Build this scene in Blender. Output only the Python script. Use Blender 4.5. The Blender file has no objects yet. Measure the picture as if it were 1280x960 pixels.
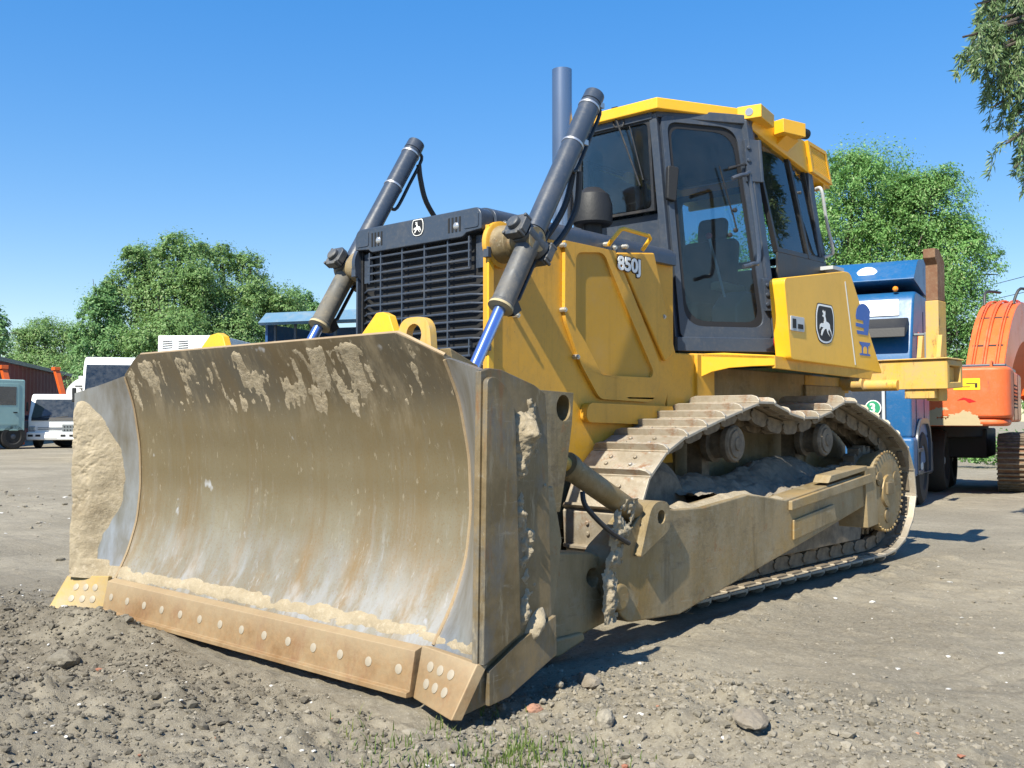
import bpy, bmesh, math, random
import numpy as np
from mathutils import Vector, Matrix
from mathutils.geometry import tessellate_polygon
R_ = math.radians
SC = bpy.context.scene
COL = SC.collection
# ------------------------------------------------------------------ camera, sky, sun, exposure
CAM = np.array([4.46, -2.82, 1.15])
TH = R_(42.0); PITCH = math.atan(45/1250)
RR = np.array([math.cos(TH), math.sin(TH), 0]); DD = np.array([-math.sin(TH), math.cos(TH), 0]); ZZ = np.array([0, 0, 1.0])
cd = bpy.data.cameras.new('camera'); cam = bpy.data.objects.new('camera', cd); COL.objects.link(cam)
cd.sensor_width = 36; cd.lens = 1250/1280*36; cd.clip_start = 0.05; cd.clip_end = 3000
cam.location = CAM; cam.rotation_euler = (R_(90)+PITCH, 0, TH)
SC.camera = cam
SUN = Vector((0.115, -0.67, 0.735)).normalized()
W = bpy.data.worlds.new('World'); SC.world = W; W.use_nodes = True
nt = W.node_tree; nt.nodes.clear()
sky = nt.nodes.new('ShaderNodeTexSky'); sky.sky_type = 'NISHITA'; sky.sun_disc = False
sky.sun_elevation = math.asin(SUN.z); sky.sun_rotation = math.atan2(SUN.x, SUN.y)
sky.air_density = 1.0; sky.dust_density = 0.1; sky.ozone_density = 2.2; sky.altitude = 100
bgn = nt.nodes.new('ShaderNodeBackground'); bgn.inputs[1].default_value = 0.117
hs = nt.nodes.new('ShaderNodeHueSaturation'); hs.inputs['Saturation'].default_value = 2.15; hs.inputs['Hue'].default_value = .513; hs.inputs['Value'].default_value = 2.0
gm = nt.nodes.new('ShaderNodeGamma'); gm.inputs[1].default_value = .5
wo = nt.nodes.new('ShaderNodeOutputWorld')
nt.links.new(sky.outputs[0], gm.inputs[0]); nt.links.new(gm.outputs[0], hs.inputs['Color']); nt.links.new(hs.outputs[0], bgn.inputs[0]); nt.links.new(bgn.outputs[0], wo.inputs[0])
sl = bpy.data.lights.new('sun', 'SUN'); sl.energy = 5.0; sl.angle = R_(0.53); sl.color = (1.0, 0.94, 0.80)
so = bpy.data.objects.new('sun', sl); COL.objects.link(so); so.rotation_euler = SUN.to_track_quat('Z', 'Y').to_euler(); so.location = (0, 0, 30)
SC.view_settings.view_transform = 'Standard'; SC.view_settings.look = 'None'; SC.view_settings.gamma = 1
SC.view_settings.use_curve_mapping = False; SC.view_settings.exposure = 0.85
SC.cycles.max_bounces = 6; SC.cycles.transparent_max_bounces = 12
SC.cycles.use_denoising = True

# ------------------------------------------------------------------ helpers
def ray(x, y):
    FW = DD*math.cos(PITCH)+ZZ*math.sin(PITCH); UP = ZZ*math.cos(PITCH)-DD*math.sin(PITCH)
    return RR*(x-640)/1250+UP*(480-y)/1250+FW
def at(x, y, ax, c):                      # measured point -> its place on a real plane
    v = ray(x, y); i = 'xyz'.index(ax)
    return Vector(CAM+(c-CAM[i])/v[i]*v)
def far(x, y, d):                         # the same at a horizontal distance d
    v = ray(x, y); return Vector(CAM+d/(v@DD)*v)
def rd(r, d, z=0): return Vector(CAM*np.array([1, 1, 0])+RR*r+DD*d+ZZ*z)

def _hash(ix, iy, iz):
    h = (ix.astype(np.int64)*374761393+iy.astype(np.int64)*668265263+iz.astype(np.int64)*2147483647) & 0x7fffffff
    h = ((h ^ (h >> 13))*1274126177) & 0x7fffffff
    h = ((h ^ (h >> 16))*1103515245) & 0x7fffffff
    return ((h >> 8) & 0xffff)/65535.0
def vnoise(x, y, z=0.0):
    x = np.asarray(x, float); y = np.asarray(y, float); z = np.asarray(z, float)+0*x
    fx, fy, fz = np.floor(x), np.floor(y), np.floor(z)
    tx, ty, tz = x-fx, y-fy, z-fz
    tx, ty, tz = [t*t*t*(t*(t*6-15)+10) for t in (tx, ty, tz)]
    r = 0
    for i in (0, 1):
        for j in (0, 1):
            for k in (0, 1):
                w = (tx if i else 1-tx)*(ty if j else 1-ty)*(tz if k else 1-tz)
                r = r+w*_hash(fx+i, fy+j, fz+k)
    return r*2-1
def fbm(x, y, z=0.0, o=4, g=0.5, l=2.03):
    a, s, t = 1.0, 0, 0
    for k in range(o):
        s = s+a*vnoise(x*l**k+17.3*k, y*l**k-9.1*k, np.asarray(z)*l**k+5.7*k); t += a; a *= g
    return s/t

class MB:
    def __init__(s): s.v = []; s.f = []; s.m = []
    def add(s, vs, fs, m=0):
        o = len(s.v); s.v += [tuple(p) for p in vs]
        for f in fs: s.f.append([o+i for i in f]); s.m.append(m)
    def hexa(s, p, m=0): s.add(p, [(0,1,2,3),(7,6,5,4),(0,4,5,1),(1,5,6,2),(2,6,7,3),(3,7,4,0)], m)
    def box(s, c, d, rot=None, m=0):
        x, y, z = d[0]/2, d[1]/2, d[2]/2
        p = [Vector(q) for q in ((-x,-y,-z),(x,-y,-z),(x,y,-z),(-x,y,-z),(-x,-y,z),(x,-y,z),(x,y,z),(-x,y,z))]
        if rot is not None: p = [rot @ q for q in p]
        s.hexa([q+Vector(c) for q in p], m)
    def prism3(s, pts, vec, m=0, hole=None):
        if hole:
            v = Vector(vec); a = [Vector(p) for p in pts]; h = [Vector(p) for p in hole]; na, nh = len(a), len(h); tri = tessellate_polygon([a, h]); k = na+nh
            fs = [tuple(t) for t in tri]+[tuple(i+k for i in reversed(t)) for t in tri]+[(i, (i+1) % na, k+(i+1) % na, k+i) for i in range(na)]+[(na+(i+1) % nh, na+i, k+na+i, k+na+(i+1) % nh) for i in range(nh)]
            s.add(a+h+[p+v for p in a+h], fs, m); return
        n = len(pts); v = Vector(vec); a = [Vector(p) for p in pts]
        s.add(a+[p+v for p in a], [tuple(range(n)), tuple(range(2*n-1, n-1, -1))]+[(i, (i+1) % n, n+(i+1) % n, n+i) for i in range(n)], m)
    def prism(s, poly, ax, a, b, m=0):
        f = {'x': lambda p: (a, p[0], p[1]), 'y': lambda p: (p[0], a, p[1]), 'z': lambda p: (p[0], p[1], a)}[ax]
        v = {'x': (b-a, 0, 0), 'y': (0, b-a, 0), 'z': (0, 0, b-a)}[ax]
        s.prism3([f(p) for p in poly], v, m, [f(p) for p in poly.hole] if isinstance(poly, KH) else None)
    def tube(s, path, r, n=12, m=0):
        P = [Vector(p) for p in path]; k = len(P); rs = r if isinstance(r, (list, tuple)) else [r]*k
        T = [(P[min(i+1, k-1)]-P[max(i-1, 0)]).normalized() for i in range(k)]
        u = T[0].orthogonal().normalized(); vs = []
        for i in range(k):
            u = (u-T[i]*u.dot(T[i])); u = u.normalized() if u.length > 1e-6 else T[i].orthogonal().normalized()
            w = T[i].cross(u)
            vs += [P[i]+(u*math.cos(2*math.pi*j/n)+w*math.sin(2*math.pi*j/n))*rs[i] for j in range(n)]
        fs = [(i*n+j, i*n+(j+1) % n, (i+1)*n+(j+1) % n, (i+1)*n+j) for i in range(k-1) for j in range(n)]
        fs += [tuple(range(n-1, -1, -1)), tuple(range((k-1)*n, k*n))]
        s.add(vs, fs, m)
    def cyl(s, a, b, r, n=20, m=0, r2=None): s.tube([a, b], [r, r if r2 is None else r2], n, m)
    def lathe(s, prof, o, d, n=28, m=0):   # prof: (distance along d, radius)
        o = Vector(o); d = Vector(d).normalized(); u = d.orthogonal().normalized(); w = d.cross(u); k = len(prof)
        vs = [o+d*t+(u*math.cos(2*math.pi*j/n)+w*math.sin(2*math.pi*j/n))*max(r, 1e-4) for t, r in prof for j in range(n)]
        fs = [(i*n+j, i*n+(j+1) % n, (i+1)*n+(j+1) % n, (i+1)*n+j) for i in range(k-1) for j in range(n)]
        fs += [tuple(range(n-1, -1, -1)), tuple(range((k-1)*n, k*n))]
        s.add(vs, fs, m)
    def ball(s, c, r, n=12, m=0):
        k = n//2; s.lathe([(-r*math.cos(math.pi*i/k), r*math.sin(math.pi*i/k)) for i in range(k+1)], c, (0, 0, 1), n, m)
    def mirror_x(s):
        q = MB(); q.v = [(-x, y, z) for x, y, z in s.v]; q.f = [list(reversed(f)) for f in s.f]; q.m = list(s.m); return q
    def build(s, name, mats, parent=None, off=(0, 0, 0), bevel=0.0, seg=2, sharp=32, label=None):
        me = bpy.data.meshes.new(name)
        off = Vector(off)
        me.from_pydata([Vector(p)-off for p in s.v], [], s.f)
        bm = bmesh.new(); bm.from_mesh(me); bmesh.ops.recalc_face_normals(bm, faces=bm.faces)
        bm.to_mesh(me); bm.free()
        for m in (mats if isinstance(mats, (list, tuple)) else [mats]): me.materials.append(m)
        me.polygons.foreach_set('material_index', s.m if len(s.m) == len(me.polygons) else [0]*len(me.polygons))
        me.polygons.foreach_set('use_smooth', [True]*len(me.polygons)); me.set_sharp_from_angle(angle=R_(sharp))
        o = bpy.data.objects.new(name, me); COL.objects.link(o)
        if parent is not None: o.parent = parent
        if label: o['label'] = label
        if bevel:
            b = o.modifiers.new('bevel', 'BEVEL'); b.width = bevel; b.segments = seg; b.limit_method = 'ANGLE'; b.angle_limit = R_(35); b.harden_normals = True
        return o

def np_mesh(name, V, F, mats, parent=None, mi=None, smooth=False):
    V = np.asarray(V, np.float32); F = np.asarray(F, np.int32); k = F.shape[1]
    me = bpy.data.meshes.new(name); me.vertices.add(len(V)); me.vertices.foreach_set('co', V.ravel())
    me.loops.add(F.size); me.loops.foreach_set('vertex_index', F.ravel())
    me.polygons.add(len(F)); me.polygons.foreach_set('loop_start', np.arange(0, F.size, k, dtype=np.int32))
    try: me.polygons.foreach_set('loop_total', np.full(len(F), k, np.int32))
    except Exception: pass
    for m in (mats if isinstance(mats, (list, tuple)) else [mats]): me.materials.append(m)
    if mi is not None: me.polygons.foreach_set('material_index', np.asarray(mi, np.int32))
    me.polygons.foreach_set('use_smooth', [smooth]*len(F))
    me.update(calc_edges=True); me.validate()
    o = bpy.data.objects.new(name, me); COL.objects.link(o)
    if parent is not None: o.parent = parent
    return o

def tag(o, label=None, cat=None, group=None, kind=None):
    if label: o['label'] = label
    if cat: o['category'] = cat
    if group: o['group'] = group
    if kind: o['kind'] = kind
    return o
def thing(name, label, cat, loc=(0, 0, 0), rz=0, group=None):
    o = bpy.data.objects.new(name, None); COL.objects.link(o); o.location = loc; o.rotation_euler = (0, 0, rz); o.empty_display_size = 0.3
    return tag(o, label, cat, group)
def rpoly(pts, r, n=4):                   # round the corners of a 2D polygon
    out = []; k = len(pts); rs = r if isinstance(r, (list, tuple)) else [r]*k
    for i in range(k):
        p, a, b = Vector(pts[i]).to_2d(), Vector(pts[i-1]).to_2d(), Vector(pts[(i+1) % k]).to_2d()
        if rs[i] <= 0: out.append(tuple(p)); continue
        da, db = (a-p), (b-p); q = min(rs[i], da.length*.49, db.length*.49)
        s, e = p+da.normalized()*q, p+db.normalized()*q
        for j in range(n+1):
            t = j/n; out.append(tuple(s*(1-t)**2+p*2*t*(1-t)+e*t*t))
    return out
def inset(pts, w):
    k = len(pts); ws = w if isinstance(w, (list, tuple)) else [w]*k
    P = [Vector(p).to_2d() for p in pts]
    ar = sum(P[i].x*P[(i+1) % k].y-P[(i+1) % k].x*P[i].y for i in range(k)); sg = 1 if ar > 0 else -1
    L = []
    for i in range(k):
        d = (P[(i+1) % k]-P[i]).normalized(); nrm = Vector((-d.y, d.x))*sg; L.append((P[i]+nrm*ws[i], d))
    out = []
    for i in range(k):
        (p, d), (q, e) = L[i-1], L[i]; c = d.x*e.y-d.y*e.x
        if abs(c) < 1e-6: out.append(tuple(q)); continue
        t = ((q-p).x*e.y-(q-p).y*e.x)/c; out.append(tuple(p+d*t))
    return out
class KH(list): pass
def keyhole(outer, inner):             # an outline with a hole in it
    k = KH(outer); k.hole = list(inner); return k
def keyhole_seam(outer, inner):
    j = min(range(len(inner)), key=lambda i: (inner[i][0]-outer[0][0])**2+(inner[i][1]-outer[0][1])**2)
    inn = inner[j:]+inner[:j]+[inner[j]]
    so_ = sum(outer[i][0]*outer[(i+1) % len(outer)][1]-outer[(i+1) % len(outer)][0]*outer[i][1] for i in range(len(outer)))
    si_ = sum(inn[i][0]*inn[(i+1) % len(inn)][1]-inn[(i+1) % len(inn)][0]*inn[i][1] for i in range(len(inn)))
    if so_*si_ > 0: inn = list(reversed(inn))
    return list(outer)+[outer[0]]+inn
class Plane:                              # 2D frame on three 3D points: origin, along u, towards v
    def __init__(s, o, a, b):
        s.o = Vector(o); s.u = (Vector(a)-s.o).normalized(); s.n = s.u.cross(Vector(b)-s.o).normalized(); s.v = s.n.cross(s.u)
    def to2(s, p): q = Vector(p)-s.o; return (q.dot(s.u), q.dot(s.v))
    def to3(s, p, h=0): return s.o+s.u*p[0]+s.v*p[1]+s.n*h
    def prism(s, mb, poly, h0, h1, m=0): mb.prism3([s.to3(p, h0) for p in poly], s.n*(h1-h0), m, [s.to3(p, h0) for p in poly.hole] if isinstance(poly, KH) else None)
def circ(c, r, n=20, ry=None): return [(c[0]+r*math.cos(2*math.pi*i/n), c[1]+(ry or r)*math.sin(2*math.pi*i/n)) for i in range(n)]
def catmull(P, k=8):
    P = [Vector(p) for p in P]; out = []
    for i in range(len(P)-1):
        a, b, c, d = P[max(i-1, 0)], P[i], P[i+1], P[min(i+2, len(P)-1)]
        for j in range(k):
            t = j/k; out.append(0.5*((2*b)+(c-a)*t+(2*a-5*b+4*c-d)*t*t+(3*b-a-3*c+d)*t**3))
    return out+[P[-1]]
def text_obj(name, body, size, pl, org, mat, parent, off=(0, 0, 0), thick=0.0, h=0.004, sx=1.0, shear=0.0):
    cu = bpy.data.curves.new('lettering', 'FONT'); cu.body = body; cu.size = size; cu.offset = thick; cu.extrude = 0.0015; cu.shear = shear
    t = bpy.data.objects.new('lettering', cu); COL.objects.link(t)
    me = bpy.data.meshes.new_from_object(t.evaluated_get(bpy.context.evaluated_depsgraph_get()))
    bpy.data.objects.remove(t); bpy.data.curves.remove(cu)
    o3 = pl.to3(org, h)-Vector(off)
    for v in me.vertices: v.co = o3+pl.u*v.co.x*sx+pl.v*v.co.y+pl.n*v.co.z
    me.materials.clear(); me.materials.append(mat); me.name = name
    o = bpy.data.objects.new(name, me); COL.objects.link(o); o.parent = parent
    return o

# ------------------------------------------------------------------ materials
class NB:
    def __init__(s, name):
        s.m = bpy.data.materials.new(name); s.m.use_nodes = True; s.t = s.m.node_tree; s.n = s.t.nodes; s.p = s.n['Principled BSDF']
        s.co = s.n.new('ShaderNodeTexCoord').outputs['Object']
    def l(s, a, b): s.t.links.new(a, b)
    def noise(s, scale, detail=5, rough=.6, stretch=None, lo=.35, hi=.65, dist=0):
        co = s.co
        if stretch: mp = s.n.new('ShaderNodeMapping'); s.l(co, mp.inputs[0]); mp.inputs['Scale'].default_value = stretch; co = mp.outputs[0]
        t = s.n.new('ShaderNodeTexNoise'); s.l(co, t.inputs['Vector']); t.inputs['Scale'].default_value = scale; t.inputs['Detail'].default_value = detail; t.inputs['Roughness'].default_value = rough; t.inputs['Distortion'].default_value = dist
        return s.ramp(t.outputs[0], lo, hi)
    def ramp(s, v, lo, hi, a=0, b=1):
        r = s.n.new('ShaderNodeMapRange'); s.l(v, r.inputs[0]); r.inputs[1].default_value = lo; r.inputs[2].default_value = hi; r.inputs[3].default_value = a; r.inputs[4].default_value = b
        return r.outputs[0]
    def math(s, op, a, b):
        r = s.n.new('ShaderNodeMath'); r.operation = op; r.use_clamp = op in ('ADD', 'SUBTRACT')
        for i, q in enumerate((a, b)):
            if isinstance(q, (int, float)): r.inputs[i].default_value = q
            else: s.l(q, r.inputs[i])
        return r.outputs[0]
    def axis(s, k):
        x = s.n.new('ShaderNodeSeparateXYZ'); s.l(s.co, x.inputs[0]); return x.outputs[k]
    def mix(s, f, a, b):
        r = s.n.new('ShaderNodeMix'); r.data_type = 'RGBA'
        for q, i in ((f, 0), (a, 6), (b, 7)):
            if isinstance(q, (int, float)): r.inputs[i].default_value = q
            elif isinstance(q, tuple): r.inputs[i].default_value = (*q, 1)
            else: s.l(q, r.inputs[i])
        return r.outputs[2]
    def bump(s, h, st=.3, d=.02):
        b = s.n.new('ShaderNodeBump'); s.l(h, b.inputs['Height']); b.inputs['Strength'].default_value = st; b.inputs['Distance'].default_value = d; s.l(b.outputs[0], s.p.inputs['Normal'])
    def fin(s, c, rough=.5, metal=0.0, spec=.5, coat=0.0):
        for k, q in (('Base Color', c), ('Roughness', rough), ('Metallic', metal), ('Specular IOR Level', spec), ('Coat Weight', coat)):
            if isinstance(q, tuple): s.p.inputs[k].default_value = (*q, 1)
            elif isinstance(q, (int, float)): s.p.inputs[k].default_value = q
            else: s.l(q, s.p.inputs[k])
        return s.m
M = {}
DUST = (.36, .30, .21)
def paint(name, c, rough=.38, dust=.25, wear=None, wa=.85, dlo=.5, dhi=.8, metal=0., bump=True, dcol=DUST):
    b = NB(name)
    col = b.mix(b.noise(1.7, 6, .62, lo=.3, hi=.7), c, tuple(q*.9 for q in c))
    d = b.math('MULTIPLY', b.noise(3.1, 8, .68, lo=dlo, hi=dhi), dust); fine = b.math('MULTIPLY', b.noise(38, 6, .7, lo=.5, hi=.75), dust*.6)
    dd = b.math('ADD', d, fine)
    col = b.mix(dd, col, dcol)
    if wear: col = b.mix(b.math('MULTIPLY', b.noise(9, 8, .72, (1, 1, .35), lo=.6, hi=.68), wa), col, wear)
    run = b.math('MULTIPLY', b.noise(13, 6, .7, (1, 1, .06), lo=.56, hi=.72), min(.55, dust)); col = b.mix(run, col, tuple(q*.55 for q in c)); chip = b.noise(70, 4, .6, lo=.69, hi=.72); col = b.mix(b.math('MULTIPLY', chip, min(.8, dust*1.6)), col, (.09, .07, .05))
    if bump: b.bump(b.noise(22, 4, .6, lo=.2, hi=.8), .06, .01)
    M[name] = b.fin(col, b.math('ADD', dd, rough), metal); return M[name]
def flat(name, c, rough=.5, metal=0.0, spec=.5): b = NB(name); M[name] = b.fin(c, rough, metal, spec); return M[name]
paint('yellow', (.85, .455, .022), .34, .17)
paint('yellow_body', (.68, .345, .020), .40, .46, wear=(.30, .19, .05), wa=.4, dlo=.40, dhi=.85, dcol=(.36, .27, .13))  # dusty copy of the yellow, darkened to paint in grazing light on the sides
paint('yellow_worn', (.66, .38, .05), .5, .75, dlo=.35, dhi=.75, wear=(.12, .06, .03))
paint('slate', (.042, .056, .082), .34, .14)
paint('slate_dirty', (.05, .06, .075), .45, .34, dlo=.42, dhi=.75)
paint('black_trim', (.018, .019, .022), .45, .12)
paint('barrel_dirty', (.07, .075, .075), .5, .5, dlo=.35, dhi=.75)
paint('white_paint', (.78, .79, .78), .35, .18)
paint('teal_paint', (.30, .47, .45), .4, .2)
paint('blue_paint', (.010, .10, .26), .4, .16)
paint('blue_dark', (.012, .07, .20), .4, .2)
paint('orange_paint', (.80, .14, .025), .36, .16)
paint('orange_worn', (.72, .13, .03), .5, .35, wear=(.14, .08, .05))
paint('red_wall', (.16, .028, .035), .7, .3, dcol=(.2, .1, .09))
paint('roof_blue', (.09, .19, .29), .6, .3)
paint('rust_post', (.16, .065, .03), .75, .5, dlo=.4, dhi=.8)
flat('black', (.012, .012, .013), .7); flat('rubber', (.022, .021, .02), .85); flat('hose', (.03, .03, .032), .55)
flat('chrome', (.75, .76, .78), .18, 1.0); flat('steel_clamp', (.55, .55, .55), .4, .8); flat('bolt', (.5, .49, .45), .45, .7)
flat('red_knob', (.55, .02, .03), .35); flat('white_decal', (.85, .85, .82), .45); flat('black_decal', (.012, .012, .014), .6); flat('blue_decal', (.03, .12, .42), .5)
flat('green_decal', (.02, .25, .12), .5); flat('yellow_decal', (.85, .55, .02), .45); flat('grey_plastic', (.16, .18, .19), .6); flat('beige', (.42, .34, .20), .8); flat('seat_cloth', (.02, .025, .03), .9)
flat('lens', (.42, .44, .46), .12, .5); paint('screen_yellow', (.50, .27, .018), .55, .3); flat('light_grey', (.45, .47, .48), .5); flat('interior', (.05, .07, .08), .8); flat('red_light', (.5, .02, .02), .3); flat('amber', (.8, .25, .02), .35)
flat('tarp', (.055, .035, .025), .8)
b = NB('bolt_face'); M['bolt_face'] = b.fin((.36, .31, .235), .6, .2)
b = NB('rod'); M['rod'] = b.fin((.26, .38, .74), .2, .85)  # rod metal tinted blue to paint in the sky's reflection
b = NB('stack_steel'); M['stack_steel'] = b.fin(b.mix(b.noise(4, 6, .6, (1, 1, .3)), (.24, .26, .30), (.32, .35, .40)), .26, .85)
b = NB('black_plastic'); b.bump(b.noise(60, 3), .1, .01); M['black_plastic'] = b.fin((.012, .0125, .014), .6)
# worn blade face: rusty streaks, plus light falloff painted pale low, dull high
b = NB('blade_steel')
st = b.noise(5, 7, .62, (1, .6, .09), lo=.46, hi=.66); st2 = b.noise(16, 6, .7, (1, .6, .05), lo=.52, hi=.66)
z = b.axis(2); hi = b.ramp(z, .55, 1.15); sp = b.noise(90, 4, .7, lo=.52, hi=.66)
col = b.mix(b.noise(2.2, 6, .6), (.37, .33, .245), (.29, .245, .165))
col = b.mix(b.math('MULTIPLY', st, .75), col, (.235, .15, .065))
col = b.mix(b.math('MULTIPLY', st2, .55), col, (.36, .34, .30))
col = b.mix(b.math('MULTIPLY', sp, .45), col, (.27, .14, .04)); col = b.mix(b.math('MULTIPLY', b.noise(26, 7, .72, (1, .6, .16), lo=.60, hi=.66), .8), col, (.43, .39, .33))
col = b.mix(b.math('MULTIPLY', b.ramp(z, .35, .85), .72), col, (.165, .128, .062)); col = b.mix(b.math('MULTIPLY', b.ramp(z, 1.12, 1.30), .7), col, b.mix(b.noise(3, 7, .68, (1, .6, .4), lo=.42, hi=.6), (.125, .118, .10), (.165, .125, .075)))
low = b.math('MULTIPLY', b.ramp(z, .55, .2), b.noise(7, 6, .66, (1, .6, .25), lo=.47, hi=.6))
col = b.mix(b.math('MULTIPLY', low, .6), col, (.50, .50, .48)); col = b.mix(b.math('MULTIPLY', b.noise(6, 3, .5, lo=.70, hi=.76), .8), col, (.62, .64, .68))  # bluish-white spots are painted glints off dents
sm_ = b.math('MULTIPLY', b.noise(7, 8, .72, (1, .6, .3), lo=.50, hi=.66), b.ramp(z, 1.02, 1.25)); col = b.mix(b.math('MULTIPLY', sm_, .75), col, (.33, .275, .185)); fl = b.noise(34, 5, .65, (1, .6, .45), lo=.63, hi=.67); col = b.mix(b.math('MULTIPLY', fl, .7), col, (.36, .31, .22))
b.bump(b.noise(30, 6, .65, (1, 1, .3), lo=.2, hi=.8), .10, .006)
M['blade_steel'] = b.fin(col, b.math('ADD', .36, b.math('MULTIPLY', st, .2)), .45)
b = NB('polished_wing')
M['polished_wing'] = b.fin(b.mix(b.noise(8, 6, .65, (1, 1, .2)), (.36, .37, .38), (.22, .20, .16)), .33, .55)
b = NB('edge_rust')
col = b.mix(b.noise(2.6, 8, .72, lo=.36, hi=.64), (.20, .115, .048), (.31, .225, .125)); col = b.mix(b.math('MULTIPLY', b.noise(30, 6, .7, lo=.45, hi=.7), .5), col, (.34, .20, .09)); col = b.mix(b.math('MULTIPLY', b.noise(7, 7, .72, (1, 1, .45), lo=.54, hi=.68), .6), col, (.20, .095, .045)); col = b.mix(b.math('MULTIPLY', b.ramp(b.axis(2), .10, .19), .5), col, (.36, .29, .19))
b.bump(b.noise(40, 5), .12, .006); M['edge_rust'] = b.fin(col, .6, .15)
b = NB('edge_yellow')
col = b.mix(b.noise(6, 7, .65, lo=.42, hi=.62), (.38, .26, .085), (.33, .255, .145)); b.bump(b.noise(40, 5), .12, .006); M['edge_yellow'] = b.fin(col, .55, .05)
b = NB('plate_dirty')
col = b.mix(b.noise(3.0, 8, .68, lo=.42, hi=.62), (.145, .105, .05), (.25, .185, .10)); col = b.mix(b.math('MULTIPLY', b.noise(3.2, 8, .74, (1, 1, .6), lo=.50, hi=.62), .75), col, (.135, .135, .125)); col = b.mix(b.math('MULTIPLY', b.noise(18, 5, .7, (1, .15, 1), lo=.62, hi=.68), .5), col, (.30, .27, .21)); col = b.mix(b.math('MULTIPLY', b.noise(14, 8, .75, (1, 2, .3), lo=.55, hi=.66), .6), col, (.33, .28, .19))
col = b.mix(b.math('MULTIPLY', b.noise(7, 7, .7, (1, 1, .2), lo=.58, hi=.68), .7), col, (.22, .09, .025)); b.bump(b.noise(26, 7, .7, lo=.2, hi=.8), .16, .008)
M['plate_dirty'] = b.fin(col, .5, .25)
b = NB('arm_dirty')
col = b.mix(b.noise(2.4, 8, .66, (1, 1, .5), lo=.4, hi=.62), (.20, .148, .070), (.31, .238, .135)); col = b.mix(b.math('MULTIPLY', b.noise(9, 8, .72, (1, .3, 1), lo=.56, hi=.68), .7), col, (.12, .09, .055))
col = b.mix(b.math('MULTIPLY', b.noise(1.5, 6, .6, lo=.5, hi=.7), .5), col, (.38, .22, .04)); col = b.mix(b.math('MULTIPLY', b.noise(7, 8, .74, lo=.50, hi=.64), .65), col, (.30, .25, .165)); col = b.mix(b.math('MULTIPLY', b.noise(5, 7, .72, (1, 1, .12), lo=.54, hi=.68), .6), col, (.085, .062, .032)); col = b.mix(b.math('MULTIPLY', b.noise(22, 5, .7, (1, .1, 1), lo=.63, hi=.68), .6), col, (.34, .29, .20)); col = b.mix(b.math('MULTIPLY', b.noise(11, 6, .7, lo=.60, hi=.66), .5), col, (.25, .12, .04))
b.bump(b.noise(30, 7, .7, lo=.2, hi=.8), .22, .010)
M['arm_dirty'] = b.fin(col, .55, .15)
b = NB('track_steel')
col = b.mix(b.noise(5, 8, .7, lo=.42, hi=.6), (.30, .255, .19), (.40, .355, .285)); col = b.mix(b.math('MULTIPLY', b.noise(8, 7, .7, lo=.54, hi=.66), .8), col, (.26, .13, .065))
col = b.mix(b.math('MULTIPLY', b.noise(14, 6, .7, lo=.58, hi=.66), .7), col, (.46, .46, .45)); b.bump(b.noise(45, 6, .7), .15, .006)
M['track_steel'] = b.fin(col, .52, .35)
b = NB('link_steel'); M['link_steel'] = b.fin(b.mix(b.noise(9, 7, .7), (.11, .09, .065), (.26, .21, .15)), .75, .1)
b = NB('dry_mud')
col = b.mix(b.noise(4, 9, .7, lo=.38, hi=.62), (.36, .305, .215), (.285, .235, .16)); col = b.mix(b.noise(30, 6, .7, lo=.5, hi=.7), col, (.41, .35, .26)); col = b.mix(b.math('MULTIPLY', b.noise(2.2, 6, .7, lo=.54, hi=.66), .35), col, (.21, .165, .105))
b.bump(b.noise(34, 8, .72, lo=.15, hi=.85), .5, .02); M['dry_mud'] = b.fin(col, .95, 0, .1)
b = NB('packed_soil')
col = b.mix(b.noise(4, 9, .7, lo=.38, hi=.62), (.30, .26, .205), (.21, .18, .14)); b.bump(b.noise(28, 8, .72, lo=.15, hi=.85), .6, .03); M['packed_soil'] = b.fin(col, .95, 0, .1)
# cab glass
def glass(name, tint, refl=1.0, dirt=.1, f0=.04):
    b = NB(name); n = b.n; out = n['Material Output']
    tr = n.new('ShaderNodeBsdfTransparent'); tr.inputs[0].default_value = (*tint, 1); gl = n.new('ShaderNodeBsdfGlossy'); gl.inputs['Roughness'].default_value = .02
    df = n.new('ShaderNodeBsdfDiffuse'); df.inputs[0].default_value = (.35, .36, .36, 1)
    fr = n.new('ShaderNodeFresnel'); fr.inputs[0].default_value = 1.5
    m1 = n.new('ShaderNodeMixShader'); b.l(b.math('MULTIPLY', fr.outputs[0], refl), m1.inputs[0]); b.l(tr.outputs[0], m1.inputs[1]); b.l(gl.outputs[0], m1.inputs[2])
    m2 = n.new('ShaderNodeMixShader'); b.l(b.math('MULTIPLY', b.noise(6, 8, .7, lo=.3, hi=.8), dirt), m2.inputs[0]); b.l(m1.outputs[0], m2.inputs[1]); b.l(df.outputs[0], m2.inputs[2])
    b.l(m2.outputs[0], out.inputs[0]); M[name] = b.m
glass('cab_glass', (.66, .78, .83), 1.1, .04)
glass('truck_glass', (.10, .14, .16), 2.4, .22)
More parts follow.
